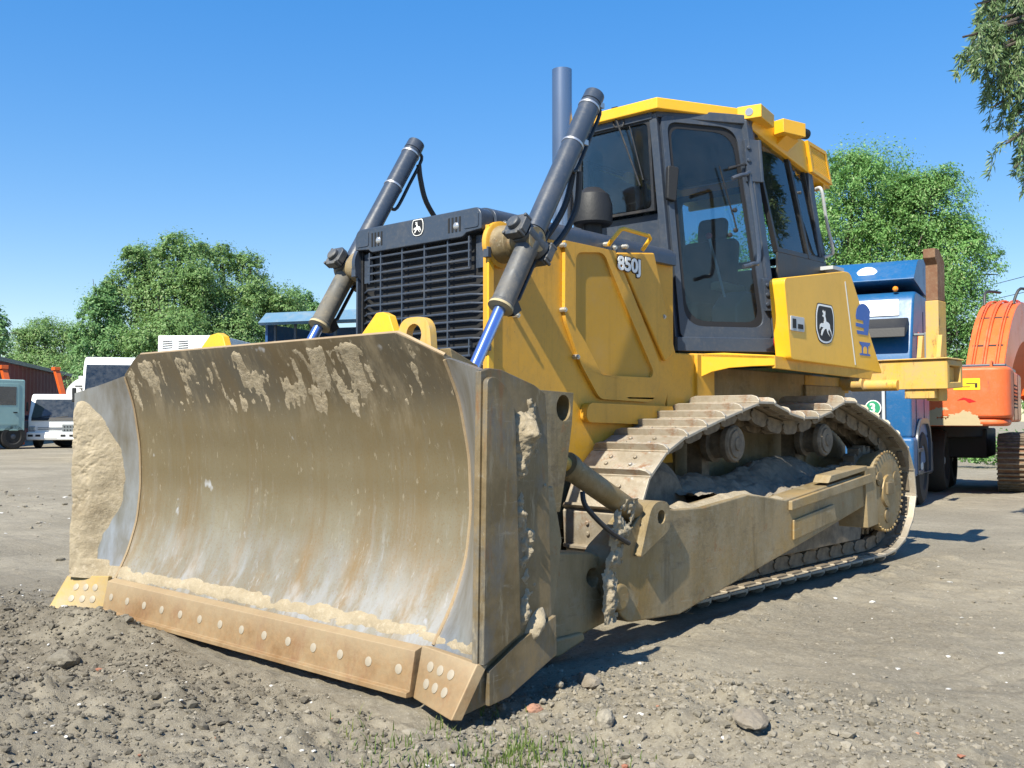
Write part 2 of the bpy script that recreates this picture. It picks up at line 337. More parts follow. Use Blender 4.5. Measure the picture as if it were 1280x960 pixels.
# foliage: each leaf takes its own shade
def leafmat(name, a, c, d):
    b = NB(name); n = b.n
    g = n.new('ShaderNodeNewGeometry'); rnd = g.outputs['Random Per Island']
    col = b.mix(b.ramp(rnd, 0, 1), a, c); col = b.mix(b.math('MULTIPLY', b.ramp(rnd, .86, .95), .8), col, d); col = b.mix(b.math('MULTIPLY', b.noise(.5, 4, .6), .45), col, tuple(q*.65 for q in a))
    tl = n.new('ShaderNodeBsdfTranslucent'); b.l(col, tl.inputs[0]); mx = n.new('ShaderNodeMixShader'); mx.inputs[0].default_value = .36
    b.fin(col, .5, 0, .35); b.l(b.p.outputs[0], mx.inputs[1]); b.l(tl.outputs[0], mx.inputs[2]); b.l(mx.outputs[0], n['Material Output'].inputs[0]); M[name] = b.m
leafmat('leaf_bright', (.16, .34, .095), (.26, .46, .14), (.42, .48, .23))
leafmat('leaf_pale', (.16, .295, .09), (.255, .40, .14), (.40, .46, .22))
leafmat('leaf_mid', (.155, .32, .115), (.26, .44, .17), (.42, .50, .25))
leafmat('leaf_willow', (.14, .24, .09), (.27, .37, .17), (.44, .50, .32))
leafmat('grass_blade', (.10, .17, .03), (.19, .25, .06), (.30, .28, .12))
b = NB('bark'); b.bump(b.noise(12, 6, .7, (1, 1, .2)), .6, .03); M['bark'] = b.fin(b.mix(b.noise(8, 6, .7, (1, 1, .2)), (.05, .04, .03), (.12, .10, .08)), .9)

# ------------------------------------------------------------------ ground
def sm(a, b, x): t = np.clip((x-a)/(b-a), 0, 1); return t*t*(3-2*t)
def mound(x, y, cx, cy, rx, ry, h, rot=0.0):
    dx, dy = x-cx, y-cy; u = dx*math.cos(rot)+dy*math.sin(rot); v = -dx*math.sin(rot)+dy*math.cos(rot)
    return h*np.exp(-((u/rx)**2+(v/ry)**2))
def rough_mask(x, y):
    left = sm(.35, -.5, y)*sm(2.9, 1.4, x)           # churned soil before the blade
    right = sm(1.45, 1.75, x)*sm(4.6, 2.2, x)*sm(1.75, .9, y)
    return np.clip(np.maximum(left, right*.9), 0, 1)
def ground_h(x, y):
    x = np.asarray(x, float); y = np.asarray(y, float)
    m = rough_mask(x, y); n = np.hypot(x-4, y+1)
    near = sm(40, 8, n)
    h = -.045+.02*fbm(x*.5, y*.5, 1.0, 3)*near+.012*fbm(x*1.7, y*1.7, 2.0, 4)*near
    h = h+m*(.06*fbm(x*1.5, y*1.5, 3.0, 5, .55)+.075*np.maximum(fbm(x*4.2, y*4.2, 4.0, 5, .62), -.10)+.055*np.maximum(fbm(x*11, y*11, 6., 4, .7), -.10)+.012*vnoise(x*30, y*30, 2.))
    h = h+(1-m)*near*(.020*np.maximum(fbm(x*6, y*6, 5.0, 5, .65), -.15)+.018*fbm(x*2.3, y*2.3, 7.0, 3)+.010*np.maximum(fbm(x*19, y*19, 3.0, 3, .6), 0))
    h = h+mound(x, y, -.85, -.27, .52, .20, .17, .1)+mound(x, y, -1.5, -.55, .5, .35, .07)+mound(x, y, .25, -1.15, .8, .35, .06, .4)+mound(x, y, 2.2, -1.75, .35, .18, .10, .5)
    h = h+mound(x, y, 2.55, .75, .65, .33, .08, .2)+mound(x, y, 3.5, .35, .55, .3, .09, -.2)+mound(x, y, 3.0, 1.6, .8, .2, .045, .9)-mound(x, y, 1.9, -.2, .5, .5, .05)-mound(x, y, 2.1, 1.3, .3, .8, .03)
    # ruts of wheels that passed on the right and far left
    for (a, c, w) in ((3.7, .12, .13), (4.05, .12, .13), (5.1, .2, .14), (5.45, .2, .14)):
        h = h-(.032+.012*np.sin(y*26))*np.exp(-((x-a-c*(y-2)+.12*np.sin(y*.8))/w)**2)*sm(10, 5, y)*sm(-1, 1.5, y)
    for (a, w, d_) in ((-4.3, .2, .05), (-5.2, .22, .05), (-7.4, .25, .05), (-8.4, .25, .05)):
        h = h-d_*np.exp(-((x-a-.35*y+.25*np.sin(y*.45))/w)**2)*sm(14, 6, y)*(.8+.5*fbm(x*3, y*3, 8., 3))
    for k in range(7):                       # cleat marks of a crawler that turned here
        h = h-.024*np.exp(-((x-2.9-.22*k-.30*(y-2.6))/.04)**2)*sm(1.6, 2.2, y)*sm(3.9, 3.2, y)
    h = h+.022*sm(1.25, 1.35, np.abs(x))*sm(1.65, 1.45, np.abs(x))*sm(1.8, 2.4, y)*sm(7, 6, y)*(1+1.4*fbm(x*6, y*6, 9., 4))
    # flat where the machine stands
    tr = sm(1.35, 1.18, np.abs(x))*sm(1.7, 2.1, y)*sm(6.5, 6.1, y)
    h = h*(1-tr)+(-.05)*tr
    return h
def spaced(lo, hi, step, end):
    c = list(np.arange(lo, hi+1e-6, step)); s = step; p = hi
    while p < end: s *= 1.16; p += s; c.append(p)
    s = step; p = lo; L = []
    while p > -end: s *= 1.16; p -= s; L.append(p)
    return np.array(L[::-1]+c)
gx = spaced(-2.6, 6.6, .021, 900); gy = spaced(-2.6, 6.0, .021, 900)
X, Y = np.meshgrid(gx, gy, indexing='ij'); Zg = ground_h(X, Y)
na, nb_ = X.shape; idx = np.arange(na*nb_).reshape(na, nb_)
F = np.stack([idx[:-1, :-1], idx[1:, :-1], idx[1:, 1:], idx[:-1, 1:]], -1).reshape(-1, 4)
b = NB('dirt')
n1 = b.noise(.55, 6, .6, lo=.38, hi=.62); n2 = b.noise(3.5, 9, .7, lo=.36, hi=.64); n3 = b.noise(46, 6, .72, lo=.35, hi=.68)
col = b.mix(n1, (.185, .16, .116), (.325, .286, .215)); col = b.mix(b.math('MULTIPLY', n2, .6), col, (.155, .133, .097)); col = b.mix(b.math('MULTIPLY', b.noise(1.1, 8, .7, (.35, 1.5, 1), lo=.52, hi=.66), .55), col, (.15, .13, .098)); col = b.mix(b.math('MULTIPLY', b.noise(14, 7, .75, lo=.54, hi=.66), .55), col, (.14, .122, .092)); col = b.mix(b.math('MULTIPLY', n3, .6), col, (.37, .335, .265))
col = b.mix(b.math('MULTIPLY', b.noise(120, 3, .6, lo=.66, hi=.7), .8), col, (.60, .57, .52))
# darker fresh soil turned up on the left
ax, ay = b.axis(0), b.axis(1)
fresh = b.math('MULTIPLY', b.ramp(ax, 1.9, -.6), b.ramp(ay, .9, -.4)); fresh = b.math('MULTIPLY', fresh, b.noise(1.6, 7, .65, lo=.30, hi=.52))
col = b.mix(b.math('MULTIPLY', fresh, .9), col, b.mix(b.noise(9, 6, .7), (.12, .105, .08), (.215, .19, .15)))
damp = b.math('MULTIPLY', b.math('MULTIPLY', b.ramp(ax, 3.2, 4.6), b.ramp(ay, 1.8, .6)), b.noise(1.3, 7, .65, (1, .5, 1), lo=.42, hi=.56)); col = b.mix(b.math('MULTIPLY', damp, .75), col, (.10, .088, .066))
b.bump(b.math('ADD', b.math('MULTIPLY', b.noise(55, 8, .75, lo=.1, hi=.9), .6), b.math('MULTIPLY', b.noise(260, 5, .7, lo=.1, hi=.9), .35)), .75, .02)
M['dirt'] = b.fin(col, .95, 0, .12)
g = np_mesh('ground', np.stack([X, Y, Zg], -1).reshape(-1, 3), F, M['dirt'], smooth=True); tag(g, 'dry grey trampled dirt yard strewn with gravel', kind='structure')

# loose stones and clods
rng = np.random.default_rng(7)
bm = bmesh.new(); bmesh.ops.create_icosphere(bm, subdivisions=1, radius=1); IV = np.array([v.co for v in bm.verts]); IF = np.array([[v.index for v in f.verts] for f in bm.faces]); bm.free()
bm = bmesh.new(); bmesh.ops.create_icosphere(bm, subdivisions=3, radius=1); HV = np.array([v.co for v in bm.verts]); HF = np.array([[v.index for v in f.verts] for f in bm.faces]); bm.free()
def stone_mat(name, a, c, rough=.9):
    b = NB(name); n = b.n; gg = n.new('ShaderNodeNewGeometry'); col = b.mix(gg.outputs['Random Per Island'], a, c); col = b.mix(b.math('MULTIPLY', b.noise(60, 5, .7), .35), col, tuple(q*.6 for q in a)); b.bump(b.noise(120, 5, .7), .3, .004); M[name] = b.fin(col, rough, 0, .2)
stone_mat('stone_grey', (.165, .147, .113), (.315, .282, .225)); stone_mat('stone_pale', (.46, .44, .40), (.72, .71, .68), .7); stone_mat('stone_brick', (.30, .12, .075), (.42, .24, .16)); stone_mat('stone_dark', (.115, .102, .08), (.205, .184, .145))
t_ = (1+5**.5)/2
TV = np.array([(-1, t_, 0), (1, t_, 0), (-1, -t_, 0), (1, -t_, 0), (0, -1, t_), (0, 1, t_), (0, -1, -t_), (0, 1, -t_), (t_, 0, -1), (t_, 0, 1), (-t_, 0, -1), (-t_, 0, 1)])/1.9
TF_ = np.array([(0, 11, 5), (0, 5, 1), (0, 1, 7), (0, 7, 10), (0, 10, 11), (1, 5, 9), (5, 11, 4), (11, 10, 2), (10, 7, 6), (7, 1, 8), (3, 9, 4), (3, 4, 2), (3, 2, 6), (3, 6, 8), (3, 8, 9), (4, 9, 5), (2, 4, 11), (6, 2, 10), (8, 6, 7), (9, 8, 1)])
SV, SF, SM = [], [], []
def scatter(n, xr, yr, smin, smax, mi, dens=None, flat_=.6, emb=.25):
    x = rng.uniform(*xr, n); y = rng.uniform(*yr, n)
    if dens is not None: k = rng.random(n) < dens(x, y); x, y = x[k], y[k]
    k = ~((np.abs(x) < 1.25) & (y > 1.6) & (y < 6.6)) & ~((np.abs(x) < 1.75) & (y > -.12) & (y < .1)); x, y = x[k], y[k]; N = len(x)
    z = ground_h(x, y); s = smin*(smax/smin)**(rng.random(N)**2.2)
    BV, BF = (IV, IF) if smax > .0145 else (TV, TF_)
    q = BV[None]*(1+rng.uniform(-.3, .3, (N, len(BV), 1)))*np.stack([rng.uniform(.7, 1.3, N), rng.uniform(.7, 1.2, N), flat_*rng.uniform(.6, 1.2, N)], -1)[:, None]*s[:, None, None]
    a = rng.uniform(0, 6.28, N)[:, None]; c_, s_ = np.cos(a), np.sin(a)
    q = np.stack([q[..., 0]*c_-q[..., 1]*s_, q[..., 0]*s_+q[..., 1]*c_, q[..., 2]], -1)+np.stack([x, y, z+s*flat_*(.5-emb)], -1)[:, None]
    o = sum(len(v) for v in SV); SV.append(q.reshape(-1, 3)); SF.append((BF[None]+o+(np.arange(N)*len(BV))[:, None, None]).reshape(-1, 3)); SM.append(np.full(N*len(BF), mi))
scatter(26000, (-3.0, 4.6), (-2.4, 1.6), .003, .011, 0, lambda x, y: .2+.8*rough_mask(x, y), .8)
scatter(24000, (-3.0, 2.6), (-2.3, .25), .003, .014, 3, lambda x, y: rough_mask(x, y)*sm(2.8, .6, x), .8)
scatter(3500, (-3.0, 2.6), (-2.3, .2), .006, .028, 3, lambda x, y: rough_mask(x, y)*sm(2.6, .2, x), .8)
scatter(12000, (1.6, 4.6), (-1.2, 1.7), .004, .022, 0, lambda x, y: rough_mask(x, y), .8)
scatter(420, (-3, 4.6), (-2.6, .6), .005, .017, 1, None, .6)
scatter(320, (1.5, 9), (0, 9), .006, .020, 1, None, .5)
scatter(6000, (1.3, 9), (.5, 10), .004, .016, 0); scatter(900, (-14, -2.2), (-3, 9), .012, .04, 0); scatter(160, (-14, -2.2), (-3, 9), .012, .035, 1, None, .4)
scatter(70, (-3, 4.6), (-2.4, 1.2), .008, .020, 2)
gr = np_mesh('gravel', np.concatenate(SV), np.concatenate(SF), [M['stone_grey'], M['stone_pale'], M['stone_brick'], M['stone_dark']], mi=np.concatenate(SM)); tag(gr, 'loose gravel and pale stone chips strewn over the dirt', kind='stuff')
def clod(name, label, cat, px, py, size, mat, seed, amp=.35, dim=(1, 1, .75)):
    p = at(px, py, 'z', -.03); z = float(ground_h(np.array([p.x]), np.array([p.y]))[0])
    r = np.random.default_rng(seed); d = 1+amp*fbm(HV[:, 0]*1.3+seed, HV[:, 1]*1.3, HV[:, 2]*1.3, 4)+.25*np.abs(fbm(HV[:, 0]*3+seed, HV[:, 1]*3, HV[:, 2]*3, 3))
    V = HV*d[:, None]*np.array(dim)*size
    o = np_mesh(name, V, HF, mat, smooth=False); o.location = (p.x, p.y, z+size*dim[2]*.45); o.rotation_euler = (r.uniform(-.2, .2), r.uniform(-.2, .2), r.uniform(0, 6)); tag(o, label, cat)
clod('stone', 'flat grey stone on the dirt just left of the blade tip shadow', 'stone', 515, 911, .032, M['stone_grey'], 1, .3, (1.3, .9, .55))
clod('stone', 'squarish pale grey stone standing alone with a hard shadow, right of the grass tufts', 'stone', 757, 905, .042, M['stone_grey'], 2, .25, (.9, .8, .9))
clod('brick_fragment', 'reddish brick fragment among rubble under the blade end plate', 'brick', 668, 888, .034, M['stone_brick'], 3, .35, (1.2, .8, .6))
clod('dirt_clod', 'large pale dirt clod atop the rubble heap beside the blade shadow', 'clod', 737, 856, .052, M['packed_soil'], 4, .4, (1.1, .9, .7))
clod('dirt_clod', 'dark rounded clod on the churned soil before the left blade end', 'clod', 80, 826, .07, M['stone_dark'], 5, .3, (1.2, .9, .7))
clod('dirt_clod', 'big pale dirt lump right of the rubble, near the bottom edge', 'clod', 938, 925, .062, M['packed_soil'], 6, .5, (1.3, .9, .42))
clod('dirt_clod', 'dark grey clod on the smooth dirt right of the pale lump', 'clod', 1086, 889, .04, M['stone_dark'], 8, .35, (1, .8, .8))
# grass tufts in front
r2 = np.random.default_rng(11); GV, GF = [], []
spots = [(655, 945, 55, 16, 260), (590, 950, 60, 12, 120), (520, 945, 40, 12, 60), (470, 930, 30, 12, 50), (440, 905, 18, 8, 24), (700, 950, 50, 10, 120), (650, 935, 16, 8, 90), (545, 905, 14, 6, 20), (612, 890, 8, 4, 12)]
for (px, py, sx_, sy_, n) in spots:
    for i in range(n):
        p = at(px+r2.normal()*sx_, min(py+r2.normal()*sy_, 985), 'z', -.04); z = float(ground_h(np.array([p.x]), np.array([p.y]))[0])
        h = r2.uniform(.015, .06); a = r2.uniform(0, 6.28); w = .0028; lean = r2.uniform(.1, .8)*h; ux, uy = math.cos(a), math.sin(a)
        b0 = np.array([p.x, p.y, z-.004]); s_ = np.array([-uy*w, ux*w, 0]); mid = b0+np.array([ux*lean*.3, uy*lean*.3, h*.6]); tip = b0+np.array([ux*lean, uy*lean, h])
        o = len(GV); GV += [b0-s_, b0+s_, mid+s_*.7, mid-s_*.7, tip-s_*.1, tip+s_*.1]; GF += [(o, o+1, o+2, o+3), (o+3, o+2, o+5, o+4)]
tag(np_mesh('grass', GV, GF, M['grass_blade']), 'thin green grass sprouting from the dirt in front', kind='stuff')

# ------------------------------------------------------------------ trees
def leaves(rg, lobes, n, size, ratio, droop, clump=30, sig=.19):
    V = []; tot = sum(r[0]*r[1]+r[1]*r[2] for c, r in lobes)
    Cs, Ns, Ss = [], [], []
    for c, r in lobes:
        k = max(2, int(n*(r[0]*r[1]+r[1]*r[2])/tot/clump))
        d = rg.normal(size=(k, 3)); d /= np.linalg.norm(d, axis=1)[:, None]; d[:, 2] = np.where(d[:, 2] < -.6, -d[:, 2], d[:, 2])
        rad = rg.uniform(.30, 1.04, (k, 1))**.6
        cc = np.array(c)+d*np.array(r)*rad
        q = np.repeat(cc, clump, 0)+np.clip(rg.normal(size=(k*clump, 3)), -1.7, 1.7)*np.array([sig, sig, sig*.8])*min(r)*rg.uniform(.5, 1.4, (k, 1)).repeat(clump, 0)
        Cs.append(q); Ns.append(np.repeat(d, clump, 0))
    C_ = np.concatenate(Cs); N_ = np.concatenate(Ns); k = len(C_)
    nrm = N_*1.0+rg.normal(size=(k, 3))*.42+np.array([0, 0, .35]); nrm /= np.linalg.norm(nrm, axis=1)[:, None]
    t = rg.normal(size=(k, 3))+np.array([0, 0, -droop])+N_*.3*droop; t -= nrm*(t*nrm).sum(1)[:, None]; t /= np.linalg.norm(t, axis=1)[:, None]
    w = np.cross(nrm, t); s = size*rg.uniform(.55, 1.35, (k, 1))
    V = np.stack([C_-t*s, C_+w*s*ratio, C_+t*s, C_-w*s*ratio], 1).reshape(-1, 3); F = np.arange(4*k).reshape(-1, 4)
    return V, F
def tree(label, base, lobes, n, size, mat, seed, ratio=.5, droop=.5, trunk_r=.3, group=None, name='tree', trunk_top=None, clump=30, sig=.19):
    rg = np.random.default_rng(seed); t = thing(name, label, 'tree', base, 0, group); big = list(lobes)
    for c, r in big:                      # smaller boughs break the outline
        for q in range(7):
            d = rg.normal(size=3); d /= np.linalg.norm(d); d[2] = abs(d[2])*.9-.1; e = np.array(c)+d*np.array(r)*rg.uniform(.75, 1.0); s_ = rg.uniform(.25, .45); lobes = lobes+[(tuple(e), tuple(np.array(r)*s_))]
    V, F = leaves(rg, lobes, n, size, ratio, droop, clump, sig); np_mesh('crown', V, F, mat, t)
    w = MB(); c0 = np.mean([c for c, r in big], 0) if trunk_top is None else np.array(trunk_top); h0 = c0[2]
    w.tube(catmull([(0, 0, -.2), (c0[0]*.1, c0[1]*.1, h0*.35), (c0[0]*.5, c0[1]*.5, h0*.7), tuple(c0)], 5), [trunk_r*(1-.055*i) for i in range(16)], 10)
    for c, r in big:
        c = np.array(c); s = np.array([c0[0]*.35, c0[1]*.35, h0*.55]); mid = (s+c)/2+rg.normal(size=3)*.25
        w.tube(catmull([tuple(s), tuple(mid), tuple(c)], 4), [trunk_r*.45*(1-.1*i) for i in range(9)], 7)
        for k in range(4):
            e = c+rg.normal(size=3)*np.array(r)*.5; w.tube([tuple(mid*.4+c*.6), tuple((c+e)/2+rg.normal(size=3)*.1), tuple(e)], [trunk_r*.16, trunk_r*.1, trunk_r*.04], 5)
    w.build('trunk', M['bark'], t); return t
def lobes_px(d, L, base):                 # crown lobes measured as (x, y, rx, ry) at distance d
    out = []
    for (x, y, rx, ry, dd) in L:
        p = far(x, y, d+dd)-base; out.append((tuple(p), (rx*d/1250, rx*d/1250*.9, ry*d/1250)))
    return out
def gtree(label, x, d, L, n, size, mat, seed, **k):
    p = rd((x-640)/1250*d, d); p.z = -.1; return tree(label, p, lobes_px(d, L, p), n, size, mat, seed, **k)
TG = 'trees behind the yard'
gtree('tall bright green willow with the highest ragged crown left of the bulldozer', 205, 66, [(215, 395, 62, 60, 0), (180, 330, 32, 26, 0), (225, 318, 34, 28, 1), (165, 375, 34, 44, 0), (250, 360, 34, 40, -1), (210, 430, 60, 40, -3), (215, 480, 70, 34, -3)], 94770, 0.090, M['leaf_pale'], 1, group=TG, trunk_r=.5)
gtree('broad green willow right of the tallest one, behind the blue roofed shelter', 305, 70, [(300, 395, 55, 55, 0), (275, 330, 34, 24, 0), (312, 340, 24, 26, 0), (350, 385, 34, 30, 0), (285, 430, 60, 40, -3), (345, 420, 40, 30, 0), (310, 475, 80, 36, -2)], 82134, 0.090, M['leaf_pale'], 2, group=TG, trunk_r=.5)
gtree('narrow green tree rising just left of the tallest willow', 125, 64, [(125, 405, 28, 48, 0), (132, 375, 16, 22, 0), (112, 440, 26, 34, 0), (145, 435, 28, 34, 0), (130, 480, 44, 34, 0)], 44226, 0.086, M['leaf_mid'], 3, group=TG, trunk_r=.35)
gtree('low rounded tree above the red corrugated wall', 55, 92, [(55, 425, 36, 28, 0), (30, 435, 26, 22, 0), (82, 430, 26, 28, 0), (60, 470, 70, 32, 0)], 50544, 0.095, M['leaf_pale'], 4, group=TG, trunk_r=.35)
gtree('dark green tree cut by the left edge of the photo', -12, 60, [(-10, 420, 24, 40, 0), (-22, 440, 28, 34, 0)], 9000, 0.130, M['leaf_mid'], 5, group=TG, trunk_r=.35)
gtree('small rounded tree at the right end of the left grove, near the far lift cylinder', 368, 76, [(372, 395, 26, 34, 0), (388, 410, 24, 26, 0), (350, 405, 24, 30, 0), (370, 455, 50, 50, 0)], 37908, 0.090, M['leaf_mid'], 6, group=TG, trunk_r=.35)
gtree('big round willow directly behind the cab, left of the pair', 1075, 44, [(1085, 250, 66, 72, 0), (1120, 290, 60, 70, 0), (1070, 215, 34, 32, 0), (1040, 300, 55, 66, 0), (1110, 330, 60, 60, 0), (985, 300, 60, 70, 2), (1060, 370, 70, 60, 0), (1070, 450, 90, 70, 0)], 120042, 0.068, M['leaf_bright'], 7, group=TG, trunk_r=.45, droop=.9, ratio=.4)
gtree('rounded willow behind the blue truck, right of the pair', 1170, 42, [(1165, 275, 52, 66, 0), (1185, 320, 52, 60, 0), (1150, 240, 32, 30, 0), (1190, 340, 50, 56, 0), (1205, 400, 45, 50, 0), (1150, 380, 60, 60, 0), (1215, 440, 40, 40, 0), (1200, 490, 70, 50, 0), (1290, 500, 50, 28, 0)], 107406, 0.064, M['leaf_bright'], 8, group=TG, trunk_r=.45, droop=.9, ratio=.4)
gtree('dark bushy tree low behind the cab and the hood', 900, 50, [(900, 380, 90, 80, 0), (960, 420, 70, 60, 0), (830, 420, 70, 60, 0), (900, 480, 120, 50, 0)], 50544, 0.086, M['leaf_mid'], 9, group=TG, trunk_r=.4)
for i, (px, py, d, r, lab) in enumerate([(1262, 572, 26, (26, 16), 'low green bush under the excavator, in the gap beside its crawler track'), (1215, 582, 25, (24, 14), 'low green bush seen under the excavator, behind the truck wheels')]):
    p = rd((px-640)/1250*d, d, -.05); t = thing('bush', lab, 'bush', p)
    V, F = leaves(np.random.default_rng(50+i), [((0, 0, .45), (r[0]*d/1250*1.3, .5, .45)), ((.3, .2, .3), (.6, .5, .35))], 1600, .05, .5, .2, 20); np_mesh('foliage', V, F, M['leaf_bright'], t)
# the willow that leans in from the right: a trunk outside the picture, hanging boughs inside it
base = rd(8.6, 11.2, -.05); wt = thing('willow_tree', 'grey green willow whose hanging boughs enter at the top right corner', 'tree', base)
rg = np.random.default_rng(21); w = MB(); LV = []
tk = [Vector((0, 0, -.1)), Vector((.1, .1, 1.6)), Vector((-.1, .1, 3.2)), Vector((-.3, 0, 5.2))]
w.tube(catmull(tk, 5), [.30-.012*i for i in range(16)], 12)
def bough(pts, r0): 
    P = catmull(pts, 6); w.tube(P, [r0*(1-.8*i/(len(P)-1)) for i in range(len(P))], 7); return P
targets = []
for (x, y, d, n) in [(1204, 62, 9.3, 10), (1210, 92, 9.4, 10), (1214, 5, 9.4, 14), (1240, 150, 9.6, 12), (1252, 120, 9.6, 14), (1222, 20, 9.5, 16), (1215, 60, 9.4, 14), (1245, 100, 9.6, 16), (1270, 90, 9.8, 18), (1258, 195, 9.6, 14), (1275, 30, 9.8, 18), (1250, 60, 9.6, 18), (1268, 225, 9.7, 12), (1236, 40, 9.6, 12), (1262, 60, 9.9, 14), (1225, 85, 9.4, 8), (1290, 110, 10, 14), (1310, 30, 10.2, 14), (1262, 5, 9.8, 14), (1262, 165, 9.7, 12), (1282, 200, 9.9, 12), (1295, 150, 10, 12), (1242, -25, 9.8, 10), (1330, 190, 10.2, 12), (1345, 90, 10.4, 12), (1275, -50, 9.9, 14), (1320, -60, 10, 14)]:
    c = far(x, y, d)-base
    P = bough([tk[3]*.95+Vector((0, 0, rg.uniform(-1.2, .6))), (tk[3]+c)/2+Vector((0, 0, .55)), c+Vector((0, 0, .12))], .05)
    for k in range(n):
        s = P[int(rg.uniform(len(P)*.55, len(P)-1))]+Vector(rg.normal(size=3)*.07)
        hl = rg.uniform(.18, .50); lean = RR*rg.uniform(-.32, .16)*hl/.4+DD*rg.normal()*.10
        e = s+Vector(lean)+Vector((0, 0, -hl)); m_ = (s+e)/2+Vector((0, 0, .06))+Vector(lean)*.25
        Q = catmull([tuple(s), tuple(m_), tuple(e)], 7); w.tube(Q, [.006*(1-.6*i/(len(Q)-1)) for i in range(len(Q))], 4)
        for q in Q:
            for j in range(7): targets.append((q+Vector(rg.normal(size=3)*.016), (e-s).normalized()))
k = len(targets); C_ = np.array([t[0] for t in targets]); T_ = np.array([t[1] for t in targets])+rg.normal(size=(k, 3))*.55; T_ /= np.linalg.norm(T_, axis=1)[:, None]
nr = rg.normal(size=(k, 3)); nr -= T_*(nr*T_).sum(1)[:, None]; nr /= np.linalg.norm(nr, axis=1)[:, None]; wd = np.cross(nr, T_); s = rg.uniform(.045, .095, (k, 1))
V = np.stack([C_, C_+T_*s*.5+wd*s*.11, C_+T_*s*1.1, C_+T_*s*.5-wd*s*.11], 1).reshape(-1, 3)
np_mesh('crown', V, np.arange(4*k).reshape(-1, 4), M['leaf_willow'], wt); w.build('trunk', M['bark'], wt)

# ------------------------------------------------------------------ the bulldozer
OFF = (0, 3.2, 0)
dozer = thing('bulldozer', 'big dusty yellow crawler bulldozer with wide muddy front blade and enclosed cab', 'bulldozer', OFF)
def part(mb, name, mat, parent=None, bevel=.006, label=None, **k): return mb.build(name, [M[q] for q in mat] if isinstance(mat, (list, tuple)) else M[mat], parent or dozer, OFF, bevel, label=label, **k)
def both(mb): q = MB(); q.v = mb.v+[(-x, y, z) for x, y, z in mb.v]; n = len(mb.v); q.f = mb.f+[[n+i for i in reversed(f)] for f in mb.f]; q.m = mb.m*2; return q
def yz(L, x): return [(p.y, p.z) for p in (at(a, b_, 'x', x) for a, b_ in L)]
def xz(L, y): return [(p.x, p.z) for p in (at(a, b_, 'y', y) for a, b_ in L)]
def atp(x, y, pl):
    v = Vector(ray(x, y)); c = Vector(CAM); return c+v*((pl.o-c).dot(pl.n)/v.dot(pl.n))

# ---- blade
PZ = [0, .15, .23, .35, .54, .75, .99, 1.24, 1.40, 1.55]; PY = [.03, .075, .125, .20, .272, .298, .288, .235, .165, .085]
def prof(z, x): return np.interp(z, PZ, PY)*(1+.2*np.clip(np.asarray(x)/1.36, -1, 1))
def prof_s(z, x): return (prof(z-.05, x)+prof(z-.02, x)+prof(z, x)+prof(z+.02, x)+prof(z+.05, x))/5
def topz(x): return np.interp(np.abs(x), [0, 1.13, 1.36], [1.535, 1.535, 1.425])
def blade_pt(x, z):                        # front surface: curved centre, ruled wings
    x = np.asarray(x, float); z = np.asarray(z, float)
    yc = prof_s(z, x); t = np.clip((np.abs(x)-1.36)/.34, 0, 1); yo = np.where(x > 0, .05, -.03)
    return yc*(1-t)+yo*t
def sheet(mb, xs, zf, nz, t, m=0):
    n = len(xs); fr = []
    for x in xs:
        z0, z1 = zf(x)
        for j in range(nz+1):
            z = z0+(z1-z0)*j/nz; fr.append((x, float(blade_pt(x, z)), z))
    N = len(fr); k = nz+1; bk = [(x, y+t, z) for x, y, z in fr]
    fs = []
    for i in range(n-1):
        for j in range(nz):
            a = i*k+j; fs += [(a, a+k, a+k+1, a+1), (N+a, N+a+1, N+a+k+1, N+a+k)]
        a = i*k; fs += [(a, N+a, N+a+k, a+k), (a+nz, a+k+nz, N+a+k+nz, N+a+nz)]
    for a in range(nz): b0 = (n-1)*k+a; fs += [(a, a+1, N+a+1, N+a), (b0, N+b0, N+b0+1, b0+1)]
    mb.add(fr+bk, fs, m)
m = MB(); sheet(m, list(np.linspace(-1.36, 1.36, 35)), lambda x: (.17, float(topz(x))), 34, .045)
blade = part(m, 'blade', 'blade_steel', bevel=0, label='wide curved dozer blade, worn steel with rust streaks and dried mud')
for s in (1, -1):
    m = MB(); zt = 1.35 if s > 0 else 1.315
    sheet(m, [s*q for q in np.linspace(1.362, 1.70, 6)][::s], lambda x: (.17, 1.42+(zt-1.42)*(abs(x)-1.36)/.34), 26, .04)
    part(m, 'blade_wing', 'polished_wing' , blade, 0)
m = MB()                                   # weld beads where the wings meet the centre
for s in (1, -1):
    m.tube([(s*1.361, float(blade_pt(s*1.36, z))-.004, z) for z in np.linspace(.2, 1.41, 26)], .008, 6)
m.tube([(x, float(blade_pt(x, float(topz(x))))+.022, float(topz(x))) for x in np.linspace(-1.35, 1.35, 60)], .012, 6)
part(m, 'weld_bead', 'edge_rust', blade, 0)
m = MB(); m.prism([(.075, .205), (.028, .19), (-.002, .03), (-.02, .026), (-.022, .004), (.05, 0), (.10, .12)], 'x', -1.352, 1.352)
ce = part(m, 'cutting_edge', 'edge_rust', blade, .004)
def edge_bolts(mb, x, f): mb.cyl((x, .016-.004, .10), (x, .006-.004, .1015), .021, 14)
for i in range(14): m = MB(); x = -1.27+i*2.54/13; m.lathe([(0, .021), (.0045, .021), (.0055, .018)], (x, .014, .105), (0, -1, .19), 14); part(m, 'bolt', 'bolt_face', ce, 0)
